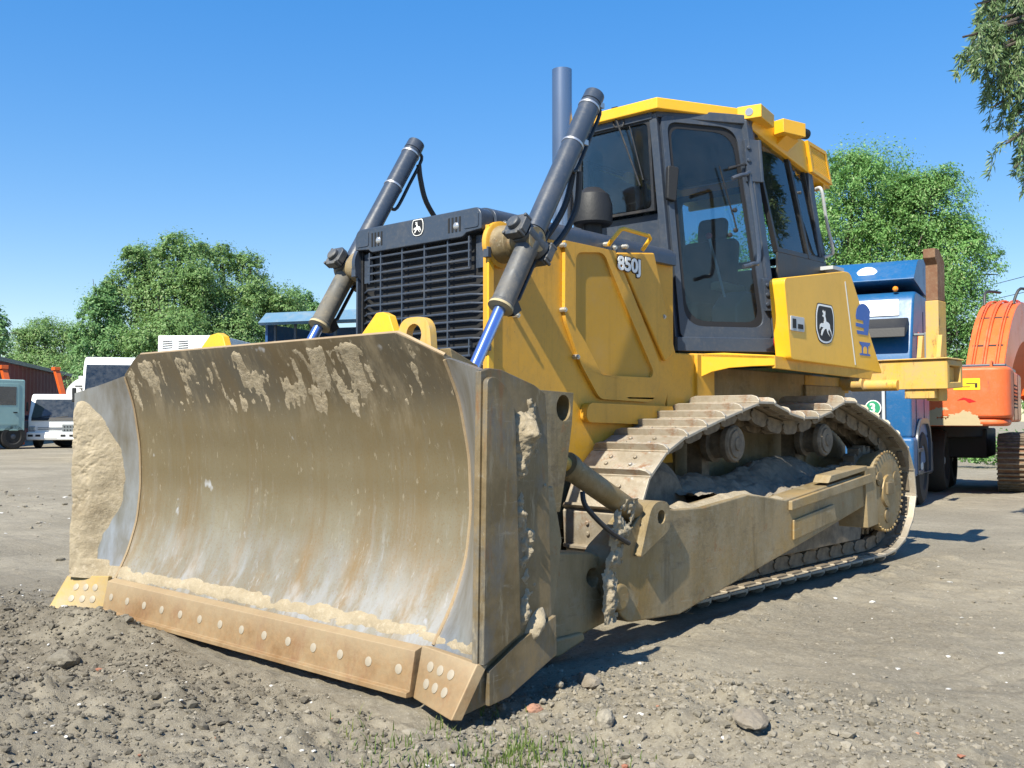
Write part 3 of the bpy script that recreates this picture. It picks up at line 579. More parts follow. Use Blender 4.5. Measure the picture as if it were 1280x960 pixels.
for s in (1, -1):
    yo = .045 if s > 0 else -.03
    q = [(s*1.358, .012, 0), (s*1.70, yo-.15, 0), (s*1.715, yo-.02, .195), (s*1.375, .045, .215)]
    pl = Plane(q[0], q[1], q[3]); m = MB(); n = pl.n if pl.n.y > 0 else -pl.n
    Q4 = [Vector(p) for p in q]; BL = lambda u, v: Q4[0].lerp(Q4[1], u).lerp(Q4[3].lerp(Q4[2], u), v)
    gp = [BL(i/8, j/5)+n*d_ for d_ in (0, .05) for i in range(9) for j in range(6)]; fs = []
    for i in range(8):
        for j in range(5): a = i*6+j; fs += [(a, a+6, a+7, a+1), (a+54, a+55, a+61, a+60)]
        fs += [(i*6, i*6+54, i*6+60, i*6+6), (i*6+5, i*6+11, i*6+65, i*6+59)]
    for j in range(5): fs += [(j, j+1, j+55, j+54), (48+j, 102+j, 103+j, 49+j)]
    m.add(gp, fs); eb = part(m, 'end_bit', 'edge_rust' if s > 0 else 'edge_yellow', blade, .006)
    for u in (.25, .45, .66):
        for v in (.36, .68):
            c = BL(u, v); e_u, e_v = BL(u+.05, v)-c, BL(u, v+.05)-c; nn = e_u.cross(e_v).normalized(); nn = nn if nn.y < 0 else -nn; m = MB(); m.lathe([(-.004, .021), (.003, .021), (.004, .018)], c, nn, 14); part(m, 'bolt', 'bolt_face', eb, 0)
# end plates
EPX = 1.712
ep = yz([(601, 464), (612, 460), (627, 462), (668, 481), (682, 492), (684, 520), (690, 765), (690, 817), (631, 870), (575, 897), (596, 838)], EPX)
def endplate(s):
    m = MB(); m.prism(ep, 'x', EPX-.03, EPX); m = m if s > 0 else m.mirror_x(); e = part(m, 'end_plate', 'plate_dirty', blade, .004)
    w = rpoly(yz([(603, 474), (612, 470), (632, 488), (638, 520), (645, 790), (598, 832)], EPX), [.02, .03, .06, .05, .01, .01]); m = MB(); m.prism(w, 'x', EPX+.0015, EPX+.028); m = m if s > 0 else m.mirror_x(); part(m, 'wear_bar', 'plate_dirty', e, .004)
    w = yz([(645, 800), (690, 768), (691, 817), (631, 870), (606, 882), (606, 838)], EPX); m = MB(); m.prism(w, 'x', EPX+.0015, EPX+.024); m = m if s > 0 else m.mirror_x(); part(m, 'wear_plate', 'plate_dirty', e, .004)
    lug = yz([(660, 486), (717, 491), (715, 530), (709, 580), (700, 640), (655, 640)], 1.5); hole = [(p[0], p[1]) for p in circ(yz([(704.5, 510)], 1.5)[0], .052, 20, .062)]
    m = MB(); m.prism(keyhole(lug, hole), 'x', 1.30, 1.5); m.prism([(hole[0][0]-.13, 1.0), (hole[0][0]+.03, 1.0), (hole[0][0]+.03, 1.25), (hole[0][0]-.13, 1.25)], 'x', 1.20, 1.26)
    m = m if s > 0 else m.mirror_x(); part(m, 'cylinder_lug', 'arm_dirty', blade, .012)
endplate(1); endplate(-1)
m = MB()                                   # box structure down the back
m.prism([(.28, .24), (.56, .30), (.62, .62), (.56, .86), (.43, .86), (.43, .5)], 'x', -1.66, 1.66); m.prism([(.42, .95), (.50, 1.0), (.46, 1.40), (.28, 1.47), (.33, 1.25)], 'x', -1.30, 1.30)
for x in (-.86, -.74, .74, .86): m.prism([(.44, .55), (.74, .70), (.78, .92), (.66, 1.02), (.44, 1.2)], 'x', x-.02, x+.02)

part(m, 'back_frame', 'arm_dirty', blade, .006)
for L, y in (([(438, 414), (470, 391), (478, 390), (486, 394), (499, 411)], .19), ([(236, 437), (262, 419), (272, 416), (278, 420), (287, 432)], .19)):
    p = xz(L, y); p = [(a, b_-(.0 if 0 < i < len(p)-1 else .09)) for i, (a, b_) in enumerate(p)]; m = MB(); m.prism(p, 'y', y, y+.045); part(m, 'lifting_ear', 'yellow', blade, .006)
c = xz([(517, 420)], .22)[0]; m = MB(); m.prism(keyhole(rpoly([(c[0]-.115, c[1]-.075), (c[0]+.115, c[1]-.075), (c[0]+.10, c[1]+.085), (c[0]-.10, c[1]+.085)], [0, 0, .08, .08], 6), circ((c[0], c[1]+.005), .05, 18)), 'y', .22, .26); part(m, 'lifting_eye', 'yellow_worn', blade, .005)
# caked mud: relief over the steel where the noise says so
def relief(name, S, Nf, ur, vr, nu, nv, hf, mat, parent, off=OFF):
    u = np.linspace(*ur, nu); v = np.linspace(*vr, nv); U, V_ = np.meshgrid(u, v, indexing='ij'); h = hf(U, V_)
    P = S(U, V_)+Nf(U, V_)*np.maximum(h, -.004)[..., None]-np.array(off)
    I = np.arange(nu*nv).reshape(nu, nv); F = np.stack([I[:-1, :-1], I[1:, :-1], I[1:, 1:], I[:-1, 1:]], -1).reshape(-1, 4)
    keep = (h.ravel()[F] > 0).any(1); F = F[keep]
    if not len(F): return None
    us, inv = np.unique(F, return_inverse=True)
    return tag(np_mesh(name, P.reshape(-1, 3)[us], inv.reshape(-1, 4), M[mat], parent, smooth=True), kind='stuff')
def S_bl(U, V_): return np.stack([U, blade_pt(U, V_), V_], -1)
def N_bl(U, V_): return np.stack([0*U, -1+0*U, .1+0*U], -1)
def h_top(U, V_):
    band = sm(1.10, 1.26, V_)*sm(1.535, 1.48, V_); s = .75*fbm(U*7.5, V_*3.4, 3.3, 5, .62)+.45*fbm(U*18, V_*6.5, 1.2, 4)
    c = .42*np.exp(-((U-.55)/.42)**2)+.12*np.exp(-((U+.55)/.5)**2); return (s*1.2+c*.7-.24-(1-band)*.8)*.017+.004*fbm(U*45, V_*45, 2, 3)*(s > 0)
relief('caked_mud', S_bl, N_bl, (-1.34, 1.34), (1.02, topz(0)), 300, 56, lambda U, V_: np.where(V_ < topz(U)-.012, h_top(U, V_), -.01), 'dry_mud', blade)
def h_ledge(U, V_): return .004*(1-np.abs((V_-.236-.010*fbm(U*4, 0*U, 8.))/.026)**2)+.010*fbm(U*7, V_*16, 7., 5, .6)
relief('mud_ledge', S_bl, N_bl, (-1.68, 1.70), (.185, .285), 240, 16, h_ledge, 'dry_mud', blade)
def h_wing(U, V_):
    edge = np.interp(V_, [.19, .27, .36, .45, .62, .85, 1.0, 1.15, 1.30], [-1.40, -1.42, -1.47, -1.49, -1.44, -1.415, -1.44, -1.50, -1.63])+.03*fbm(V_*6, U*3, 1., 4); t = sm(0, .15, edge-U)
    hi = sm(1.36, 1.24, V_+.08*fbm(U*8, V_*4, 6., 3)); lowgap = sm(.50, .30, V_)*sm(-1.60, -1.47, U)
    t = t*sm(-1.698, -1.66, U); lump = .034*fbm(U*3.6, V_*2.4, 2., 5, .55)+.006*fbm(U*22, V_*17, 4., 4)-.009*np.exp(-(fbm(U*2.6, V_*1.9, 7., 6, .7)/.022)**2)*sm(-.15, .2, fbm(U*1.9, V_*1.6, 3., 2)); return (t*hi-.06)*.06*(1-.5*lowgap)+lump*t-.05*lowgap*(V_ > .30)
relief('caked_mud', S_bl, N_bl, (-1.695, -1.37), (.19, 1.32), 60, 190, h_wing, 'dry_mud', blade)
# clots on the outside of the near end plate
YL = [p[0] for p in yz([(634, 0), (664, 0)], EPX)]
def S_ep(U, V_): return np.stack([EPX+.001+0*U, U, V_], -1)
def N_ep(U, V_): return np.stack([1+0*U, 0*U, 0*U], -1)
pc = yz([(652, 540)], EPX)[0]
def h_ep(U, V_):
    s = fbm(U*11, V_*9, 5., 4, .6); big = np.exp(-((U-pc[0])/.075)**2-((V_-pc[1])/.11)**2)
    strip = np.exp(-((U-pc[0]-.01+.02*np.sin(V_*9))/.045)**2)*sm(pc[1]+.12, pc[1]-.02, V_)*sm(.22, .36, V_)*(.75+.7*fbm(V_*6, U*2, 7., 3))
    return (big*1.2+strip*.95+.75*s-.62)*.055+.024*fbm(U*30, V_*30, 3., 4, .7)
relief('caked_mud', S_ep, N_ep, (pc[0]-.17, pc[0]+.19), (.25, pc[1]+.22), 60, 170, h_ep, 'dry_mud', blade)
pl_ = yz([(668, 783)], EPX)[0]
relief('caked_mud', S_ep, N_ep, (pl_[0]-.15, pl_[0]+.14), (pl_[1]-.12, pl_[1]+.14), 50, 50, lambda U, V_: (np.exp(-(((U-pl_[0])*.72-(V_-pl_[1])*.5)/.045)**2*1.0-((U-pl_[0])/.12)**2-((V_-pl_[1])/.09)**2)-.42)*.09+.012*fbm(U*25, V_*25, 2., 4), 'dry_mud', blade)

# ---- push arms with tilt cylinders
def pusharm(s):
    X0 = 1.40; L = [(757, 705), (768, 684), (790, 660), (803, 640), (824, 634), (843, 637), (880, 634), (935, 618), (958, 621), (981, 625), (1046, 603), (1088, 590), (1092, 626), (985, 690), (850, 768), (783, 779), (766, 755)]
    P = yz(L, X0); m = MB(); m.prism(rpoly(P, [.06, .02, .02, .02, .03, .02, 0, .02, .02, .02, 0, 0, 0, 0, 0, .06, .06], 3), 'x', 1.225, X0); f = (lambda q: q) if s > 0 else (lambda q: q.mirror_x())
    arm = part(f(m), 'push_arm', 'arm_dirty', None, .01)
    m = MB(); q = yz([(985, 626), (1084, 592), (1088, 602), (985, 638)], X0); m.prism(q, 'x', X0+.001, X0+.03); q = yz([(1032, 604), (1080, 588), (1081, 582), (1036, 594)], X0); m.prism(q, 'x', 1.30, X0+.02)
    m.prism(yz([(990, 650), (1040, 630), (1044, 650), (990, 675)], X0), 'x', X0+.001, X0+.016); m.prism(yz([(1078, 586), (1091, 583), (1095, 655), (1082, 660)], X0), 'x', 1.19, X0+.02)
    part(f(m), 'wear_bar', 'arm_dirty', arm, .006)
    c = yz([(824, 646)], X0+.03)[0]; m = MB(); b0 = rpoly([(c[0]-.20, c[1]-.20), (c[0]+.09, c[1]-.07), (c[0]+.085, c[1]+.085), (c[0]-.085, c[1]+.085)], [.02, .05, .08, .08], 6)
    m.prism(keyhole(b0, circ(c, .038, 18)), 'x', X0+.002, X0+.045); m.prism(b0, 'x', 1.23, X0+.001); part(f(m), 'cylinder_lug', 'arm_dirty', arm, .008)
    j = yz([(640, 690), (735, 690), (765, 700), (768, 772), (722, 796), (690, 812), (640, 812)], 1.33); m = MB(); m.prism(keyhole(j, circ((j[1][0]+.03, j[1][1]-.13), .045, 16)), 'x', 1.20, 1.34)
    m.prism(yz([(690, 800), (730, 790), (733, 800), (700, 822), (680, 826)], 1.36), 'x', 1.18, 1.36); m.cyl((1.16, j[1][0]+.16, j[1][1]-.24), (1.43, j[1][0]+.16, j[1][1]-.24), .07, 18)
    part(f(m), 'arm_joint', 'arm_dirty', arm, .015)
    # tilt cylinder
    a = at(700, 576, 'x', 1.385); b_ = at(799, 646, 'x', 1.335); d = (b_-a).normalized(); m = MB(); m.lathe([(0, .036), (.06, .036)], a-d*.0, d, 20)
    m.cyl(a-d*.25, a, .03, 14); m.lathe([(.05, .066), (.055, .068), (.10, .068), (.105, .060), ((b_-a).length-.05, .060), ((b_-a).length, .05)], a, d, 24); m.cyl(b_-d*.02, b_+d*.10, .045, 14)
    tc = part(f(m), 'tilt_cylinder', 'barrel_dirty' if s < 0 else 'arm_dirty', arm, 0)
    m = MB(); m.tube(catmull([tuple(at(728, 615, 'x', 1.40)), tuple(at(733, 634, 'x', 1.42)), tuple(at(760, 662, 'x', 1.44)), tuple(at(786, 679, 'x', 1.42))], 5), .013, 8); part(f(m), 'hose', 'hose', tc, 0)
    m = MB(); q = at(714, 586, 'x', 1.387); m.lathe([(0, .038), (.05, .038)], a+d*.0, d, 18); part(f(m), 'rod_gland', 'yellow_worn', tc, 0)
    # trunnion and the mud lying along the top of the arm
    m = MB(); m.cyl((1.0, 4.72, .66), (1.23, 4.72, .66), .10, 20); part(f(m), 'arm_trunnion', 'link_steel', arm, .004)
    ys = [p[0] for p in P]; ty = np.array([P[5][0], P[6][0], P[7][0], P[8][0], P[9][0]]); tz = np.array([P[5][1], P[6][1], P[7][1], P[8][1], P[9][1]])
    r = relief('caked_mud', lambda U, V_: np.stack([U*s, V_, np.interp(V_, ty, tz)-.002], -1), lambda U, V_: np.stack([0*U, 0*U, 1+0*U], -1), (1.23, 1.398), (P[5][0]+.02, P[9][0]+.05), 20, 120, lambda U, V_: (.024*np.exp(-((U-1.31)/.06)**2)-.006)+.030*np.maximum(fbm(U*9, V_*7, 9., 4), -.2)*np.exp(-((U-1.31)/.06)**2), 'dry_mud', arm)
    pj = at(800, 640, 'x', 1.40)
    r = relief('caked_mud', lambda U, V_: np.stack([s*(1.405+0*U), U, V_], -1), lambda U, V_: np.stack([s+0*U, 0*U, 0*U], -1), (1.25, 1.75), (.12, .74), 90, 110, lambda U, V_: (np.exp(-((U-1.30-.42*(np.clip(V_-.30, 0, 1))**1.0)/.115)**2)*(.75+1.1*fbm(U*7, V_*7, 3., 5, .6))-.55)*.06+.012*fbm(U*34, V_*34, 1., 4, .65), 'dry_mud', arm)
pusharm(1); pusharm(-1)

# ---- crawler tracks
TP = [(2.45, .015), (3.3, .01), (4.2, .01), (5.1, .01), (5.68, .018), (6.02, .13), (6.22, .36), (6.24, .62), (6.08, .90), (5.75, 1.085), (5.35, 1.20), (4.95, 1.295), (4.72, 1.285), (4.35, 1.19), (3.98, 1.185), (3.62, 1.265), (3.42, 1.275), (3.1, 1.21), (2.68, 1.11), (2.32, 1.0), (2.05, .80), (1.945, .52), (2.05, .22), (2.25, .065)]
TP = TP[::-1]; loop = catmull([(0, *TP[-1])]+[(0, *p) for p in TP]+[(0, *TP[0]), (0, *TP[1])], 10); loop = loop[10:-10]
seg = [0.0]
for i in range(1, len(loop)): seg.append(seg[-1]+(loop[i]-loop[i-1]).length)
NSH = 42; pitch = seg[-1]/NSH
def on_loop(t):
    t %= seg[-1]; i = int(np.searchsorted(seg, t, 'right'))-1; i = min(i, len(loop)-2); f = (t-seg[i])/(seg[i+1]-seg[i]); return loop[i].lerp(loop[i+1], f)
m = MB(); hw = .28; p2 = pitch/2                 # one shoe: plate, rolled lip, grouser, bolts; the chain links under it
m.prism([(-p2*.96, -.020), (p2*.86, -.020), (p2*1.06, -.030), (p2*1.10, -.022), (p2*.90, -.002), (-p2*.90, 0), (-p2*1.0, -.004)], 'x', -hw, hw)
g_ = [(-hw, 0), (hw, 0), (hw, .012), (hw-.022, .036), (hw-.06, .046), (-hw+.06, .046), (-hw+.022, .036), (-hw, .012)]
m.prism3([(x, -p2*.94, z-.003) for x, z in g_], (0, .020, 0)); 
for x in (-.09, .09):
    for y in (-.02, .045): m.cyl((x, y, -.001), (x, y, .014), .014, 6)
shoe_me = m.build('track_shoe', [M['track_steel']], None, (0, 0, 0), .004)
m = MB()
for x in (-.075, .075):
    m.prism(rpoly([(-p2*1.12, -.03), (p2*1.0, -.03), (p2*1.12, -.085), (p2*.7, -.135), (-p2*.6, -.135), (-p2*1.1, -.10)], .03, 3), 'x', x-.02+(.012 if x > 0 else -.012), x+.02+(.012 if x > 0 else -.012))
m.cyl((-.12, -p2*.95, -.08), (.12, -p2*.95, -.08), .026, 10)
for x in (-.20, .20): m.box((x, 0, -.026), (.05, pitch*.7, .014))
link_me = m.build('chain_link', [M['link_steel']], None, (0, 0, 0), .003)
shoe_base, link_base = shoe_me, link_me; first = True
XC = .87
for s in (1, -1):
    td = MB()                               # roller frame
    td.prism([(2.5, .30), (5.4, .30), (5.5, .42), (5.3, .62), (2.7, .62), (2.35, .5)], 'x', s*(XC-.14), s*(XC+.14))
    for y in (2.95, 3.35, 3.75, 4.15, 4.55, 4.95): td.lathe([(0, .075), (.02, .11), (.06, .11), (.065, .085), (.215, .085), (.22, .11), (.26, .11), (.28, .075)], (s*(XC-.14), y, .245), (s, 0, 0), 18)
    td.prism([(2.75, .17), (5.25, .17), (5.30, .36), (2.65, .36)], 'x', s*(XC+.15), s*(XC+.185))
    tr = part(td, 'track', 'link_steel', None, .006)
    for i in range(NSH):
        c = on_loop((i+.35)*pitch); a, b_ = on_loop((i+.35)*pitch-p2*.8), on_loop((i+.35)*pitch+p2*.8); t = (b_-a).normalized(); n = Vector((1, 0, 0)).cross(t)
        if n.dot(c-Vector((0, 4.1, .62))) < 0: t = -t; n = -n
        mt = Matrix(((1, t.x, n.x, s*XC), (0, t.y, n.y, c.y-OFF[1]), (0, t.z, n.z, c.z), (0, 0, 0, 1)))
        if first: o, q = shoe_base, link_base; first = False
        else:
            o = shoe_base.copy(); COL.objects.link(o); q = link_base.copy(); COL.objects.link(q)
        o.parent = tr; o.matrix_local = mt; q.parent = tr; q.matrix_local = mt
    m = MB(); m.lathe([(0, .10), (.02, .33), (.05, .36), (.075, .40), (.125, .40), (.15, .36), (.18, .33), (.20, .10)], (s*(XC-.10), 2.46, .50), (s, 0, 0), 40); part(m, 'idler', 'link_steel', tr, 0)
    m = MB()                                # drive sprocket teeth and the bolted cover
    tooth = []
    for k in range(44): r = .385 if k % 2 else .335; tooth += [(5.70+r*math.cos(2*math.pi*(k+.2)/44), .545+r*math.sin(2*math.pi*(k+.2)/44)), (5.70+r*math.cos(2*math.pi*(k+.8)/44), .545+r*math.sin(2*math.pi*(k+.8)/44))]
    m.prism(tooth, 'x', s*(XC-.05), s*(XC+.05)); part(m, 'sprocket', 'link_steel', tr, 0)
    m = MB(); m.lathe([(0, .30), (.16, .345), (.19, .35), (.205, .345), (.21, .33), (.215, .31), (.215, .14), (.235, .135), (.24, .05)], (s*(XC+.02), 5.70, .545), (s, 0, 0), 48)
    for k in range(40): a = 2*math.pi*k/40; m.cyl((s*(XC+.20), 5.70+.335*math.cos(a), .545+.335*math.sin(a)), (s*(XC+.245), 5.70+.335*math.cos(a), .545+.335*math.sin(a)), .011, 6)
    fd = part(m, 'final_drive', 'arm_dirty', tr, 0)
    for k in range(3):
        a = 2*math.pi*k/3+.5; m = MB(); m.lathe([(0, .062), (.012, .062), (.014, .05)], (s*(XC+.234), 5.70+.21*math.cos(a), .545+.21*math.sin(a)), (s, 0, 0), 18); part(m, 'plug', 'plate_dirty', fd, .002)
    m = MB(); m.box((s*(XC+.262), 5.68, .57), (.03, .13, .10)); part(m, 'cover_plate', 'plate_dirty', fd, .004)
    for y, z in ((3.37, .985), (4.80, .99)):
        m = MB(); m.lathe([(0, .125), (.05, .13), (.06, .10), (.15, .10), (.16, .13), (.20, .13), (.215, .118), (.216, .10), (.228, .095), (.23, .05), (.238, .045)], (s*(XC-.11), y, z), (s, 0, 0), 28); m.box((s*(XC-.2), y, .88), (.12, .10, .38)); part(m, 'carrier_roller', 'link_steel', tr, 0)
    def h_pack(U, V_): return .04+.10*np.exp(-((U-.80)/.16)**2)+.07*fbm(U*3.5, V_*2.2, 4.+s, 5, .55)+.03*fbm(U*12, V_*12, 5., 4)+.14*np.exp(-((V_-4.3)/.6)**2-((U-.72)/.2)**2)
    relief('packed_dirt', lambda U, V_: np.stack([U*s, V_, .60+0*U], -1), lambda U, V_: np.stack([0*U, 0*U, 1+0*U], -1), (.58, 1.13), (2.62, 5.5), 60, 190, h_pack, 'packed_soil', tr)

# ---- engine bay
SX = .575
m = MB(); prof_h = rpoly([(-.575, 2.25), (.575, 2.25), (.575, 2.345), (.50, 2.385), (-.50, 2.385), (-.575, 2.345)], [0, 0, .05, .05, .05, .05], 4); m.prism(prof_h, 'y', 1.36, 3.25)
hood = part(m, 'hood', 'slate', None, .004)
for y in (1.43, 1.60, 1.80, 2.5): m = MB(); m.lathe([(0, .02), (.004, .02), (.004, .012), (.016, .012)], (SX+.003, y, 2.285), (1, 0, 0), 8); part(m, 'bolt', 'bolt', hood, 0)
m = MB(); m.box((.30, 1.75, 2.387), (.16, .05, .02)); part(m, 'catch', 'bolt', hood, 0)
m = MB(); m.box((0, 2.35, 1.66), (1.06, 1.86, 1.22)); m.box((0, 3.34, 1.37), (1.13, .40, .52)); part(m, 'main_body', 'yellow_body', None, .01)
m = MB(); m.box((0, 4.55, 1.12), (1.06, 2.5, .86)); m.box((0, 3.6, .72), (1.0, 4.2, .5)); m.box((0, 5.72, .98), (1.12, .8, .95)); m.cyl((-.86, 5.70, .545), (.86, 5.70, .545), .27, 24); part(m, 'belly_frame', 'arm_dirty', None, .01)  # muddy coat also stands in for the shade under the platform
m = MB(); m.box((0, 1.345, 1.80), (1.09, .03, .86)); part(m, 'radiator', 'black', None, 0)
# radiator guard
GY = 1.27; m = MB()
bar = rpoly([(-.56, 2.235), (-.43, 2.225), (-.40, 2.205), (.41, 2.205), (.44, 2.225), (.56, 2.235), (.56, 2.33), (.53, 2.365), (-.53, 2.365), (-.56, 2.33)], [.01, 0, .03, .03, 0, .01, .05, .03, .03, .05], 3)
m.prism(bar, 'y', GY-.02, 1.355)
gr_ = part(m, 'grille', 'slate', None, .008)
m = MB()
for i in range(16):
    z = 2.175-i*.0505; w0 = .455; full = (i >= 4 and i not in (12, 13))
    if full: m.tube([(-.545, GY+.055, z-.004), (-w0, GY+.004, z), (w0, GY+.004, z), (.545, GY+.055, z-.004)], .0085, 6)
    else: m.tube([(-w0, GY+.004, z), (w0, GY+.004, z)], .0085, 6)
for x, z0 in ((-.44, 2.01), (-.33, 1.36), (-.13, 1.36), (.07, 1.36), (.27, 1.36), (.445, 2.03)): m.box((x, GY+.006, (2.21+z0)/2), (.011, .02, 2.21-z0))
for s in (1, -1): m.box((s*.50, GY+.045, 2.12), (.075, .012, .19)); m.box((s*.445, GY+.012, 1.57), (.010, .03, .10))
part(m, 'grille_bars', 'slate', gr_, .002)
for s in (1, -1): m = MB(); m.box((s*.557, 1.33, 1.72), (.018, .05, 1.06)); part(m, 'grille_post', 'black_trim', gr_, .003)
for s in (1, -1):
    m = MB(); c = s*.345; 
    for k in range(4): m.box((c-.045+k*.03, GY-.0215, 2.285), (.012, .004, .085))
    part(m, 'light_slots', 'black', gr_, 0)
    m = MB(); m.ball((c+.012, GY+.0, 2.275), .032, 14); part(m, 'headlight', 'lens', gr_, 0)
    m = MB(); m.prism(rpoly([(s*.425, 2.25), (s*.54, 2.25), (s*.54, 2.335), (s*.425, 2.345)], .015), 'y', GY-.0245, GY-.0205); part(m, 'corner_cover', 'slate', gr_, .001)
def emblem(pl, c, w, h, parent, white='white_decal', black='black_decal'):
    deer = [(-.30, -.34), (-.24, -.20), (-.13, -.12), (-.30, -.10), (-.38, -.18), (-.36, -.04), (-.26, .01), (-.12, .01), (-.08, .10), (-.10, .20), (-.20, .22), (-.16, .27), (-.12, .28), (-.20, .36), (-.14, .42), (-.12, .34), (-.08, .40), (-.05, .34), (-.01, .40), (.0, .30), (-.02, .24), (.02, .18), (.05, .08), (.20, .05), (.28, .0), (.30, -.10), (.38, -.22), (.40, -.36), (.33, -.22), (.22, -.14), (.16, -.22), (.30, -.38), (.12, -.26), (.06, -.14), (-.05, -.16), (-.14, -.24), (-.24, -.38)]
    sh = [(-.40, .5), (.40, .5), (.5, .25), (.5, -.18), (.34, -.44), (.12, -.5), (-.12, -.5), (-.34, -.44), (-.5, -.18), (-.5, .25)]
    e = None
    for k, (sc, mt, q, r) in enumerate(((1, black, sh, .08), (.95, white, sh, .08), (.86, black, sh, .08), (.82, white, deer, 0))):
        m = MB(); P = [(c[0]+a*w*sc, c[1]+b_*h*sc) for a, b_ in q]; P = rpoly(P, r*min(w, h), 3) if r else P; pl.prism(m, P, .001+.0014*k, .0018+.0014*k); o = part(m, 'emblem' if e is None else ('emblem_deer' if k == 3 else ('emblem_border', 'emblem_field')[k-1]), mt, parent, 0)
        if e is None: e = o
FP = Plane((0, GY-.021, 0), (1, GY-.021, 0), (0, GY-.021, 1)); c = at(522.5, 284.5, 'y', GY-.021); emblem(FP, (c.x, c.z), .105, .105, gr_)

def sidepanel(s):
    f = (lambda q: q) if s > 0 else (lambda q: q.mirror_x())
    out = yz([(610, 292), (640, 291), (702, 293), (765, 299), (815, 313), (838, 415), (846, 446), (832, 505), (835, 530)], SX); y0 = 1.285 if s > 0 else 1.42; out = [(y0, 2.262)]+[(out[1][0], 2.262), (out[2][0], 2.262), (2.5, 2.262), (out[4][0], 2.25)]+out[5:]+[(3.2, .85), (y0, .85)]
    m = MB(); m.prism(out, 'x', SX-.035, SX-.002); sp = part(f(m), 'side_panel', 'yellow_body', None, .004)
    dr = [(yz([(702, 0)], SX)[0][0], 2.258)]+[(2.48, 2.258)]+yz([(812, 430), (826, 468), (817, 494), (809, 503), (746, 499), (722, 455), (702, 397)], SX)
    rc = rpoly(yz([(716, 316), (751, 316), (773, 370), (813, 464), (811, 472), (749, 469), (728, 428), (716, 408)], SX), [.06, .06, 0, .03, .03, .03, 0, 0], 5)
    m = MB(); m.prism(keyhole(rpoly(dr, [0, 0, .1, .05, .05, .05, .05, .05, .05]), rc), 'x', SX, SX+.026); ed = part(f(m), 'engine_door', 'yellow_body', sp, .004)
    m = MB(); m.prism(rc, 'x', SX-.001, SX+.004); part(f(m), 'vent_screen', 'screen_yellow', ed, 0)
    cw = [Vector((SX+.027, 2.50, 2.25)), at(818, 316, 'x', SX+.03), at(845, 440, 'x', SX+.035), at(832, 452, 'x', SX+.03)]; m = MB(); m.prism3([Vector((SX+.002, p.y, p.z)) for p in cw], (.03, 0, 0)); part(f(m), 'cowl_panel', 'yellow_body', sp, .012)
    m = MB(); m.prism(rpoly(yz([(726, 503), (833, 508), (836, 532), (724, 528)], SX), [.1, .01, .01, .1]), 'x', SX, SX+.055); part(f(m), 'frame_rail', 'yellow_body', sp, .006)
    for (px, py) in ((705, 306), (722, 446), (706, 387), (757, 512), (803, 514), (830, 396), (647, 394), (760, 305), (783, 308)): p = at(px, py, 'x', SX+.03); m = MB(); m.lathe([(-.03, .016), (.006, .016), (.006, .010), (.014, .010)], p, (1, 0, 0), 8); part(f(m), 'bolt', 'bolt', sp, 0)
    # hinge strip beside the radiator
    m = MB(); m.box((SX+.006, 1.305, 1.72), (.016, .045, 1.08)); part(f(m), 'front_post', 'yellow' if s > 0 else 'slate', sp, .004)
    for z in (2.10, 1.57): m = MB(); m.box((SX+.012, 1.272, z), (.04, .03, .06)); part(f(m), 'latch', 'slate', sp, .004)
    m = MB(); m.tube([tuple(at(761, 306, 'x', .62)), tuple(at(765, 300, 'x', .66)), tuple(at(776, 287, 'x', .70)), tuple(at(780, 286, 'x', .70)), tuple(at(811, 295, 'x', .70)), tuple(at(813, 298, 'x', .69)), tuple(at(803, 313, 'x', .62))], .014, 8); part(f(m), 'grab_handle', 'yellow', sp, 0)
    return sp
spL = sidepanel(1); sidepanel(-1)
SP = Plane((SX+.033, 0, 0), (SX+.033, 1, 0), (SX+.033, 0, 1)); a = at(771.5, 336, 'x', SX+.033)
text_obj('number_outline', '850J', .125, SP, (a.y, a.z), M['black_decal'], spL, OFF, .011, .002, 1.22)
text_obj('number', '850J', .125, SP, (a.y, a.z), M['white_decal'], spL, OFF, .004, .005, 1.22)

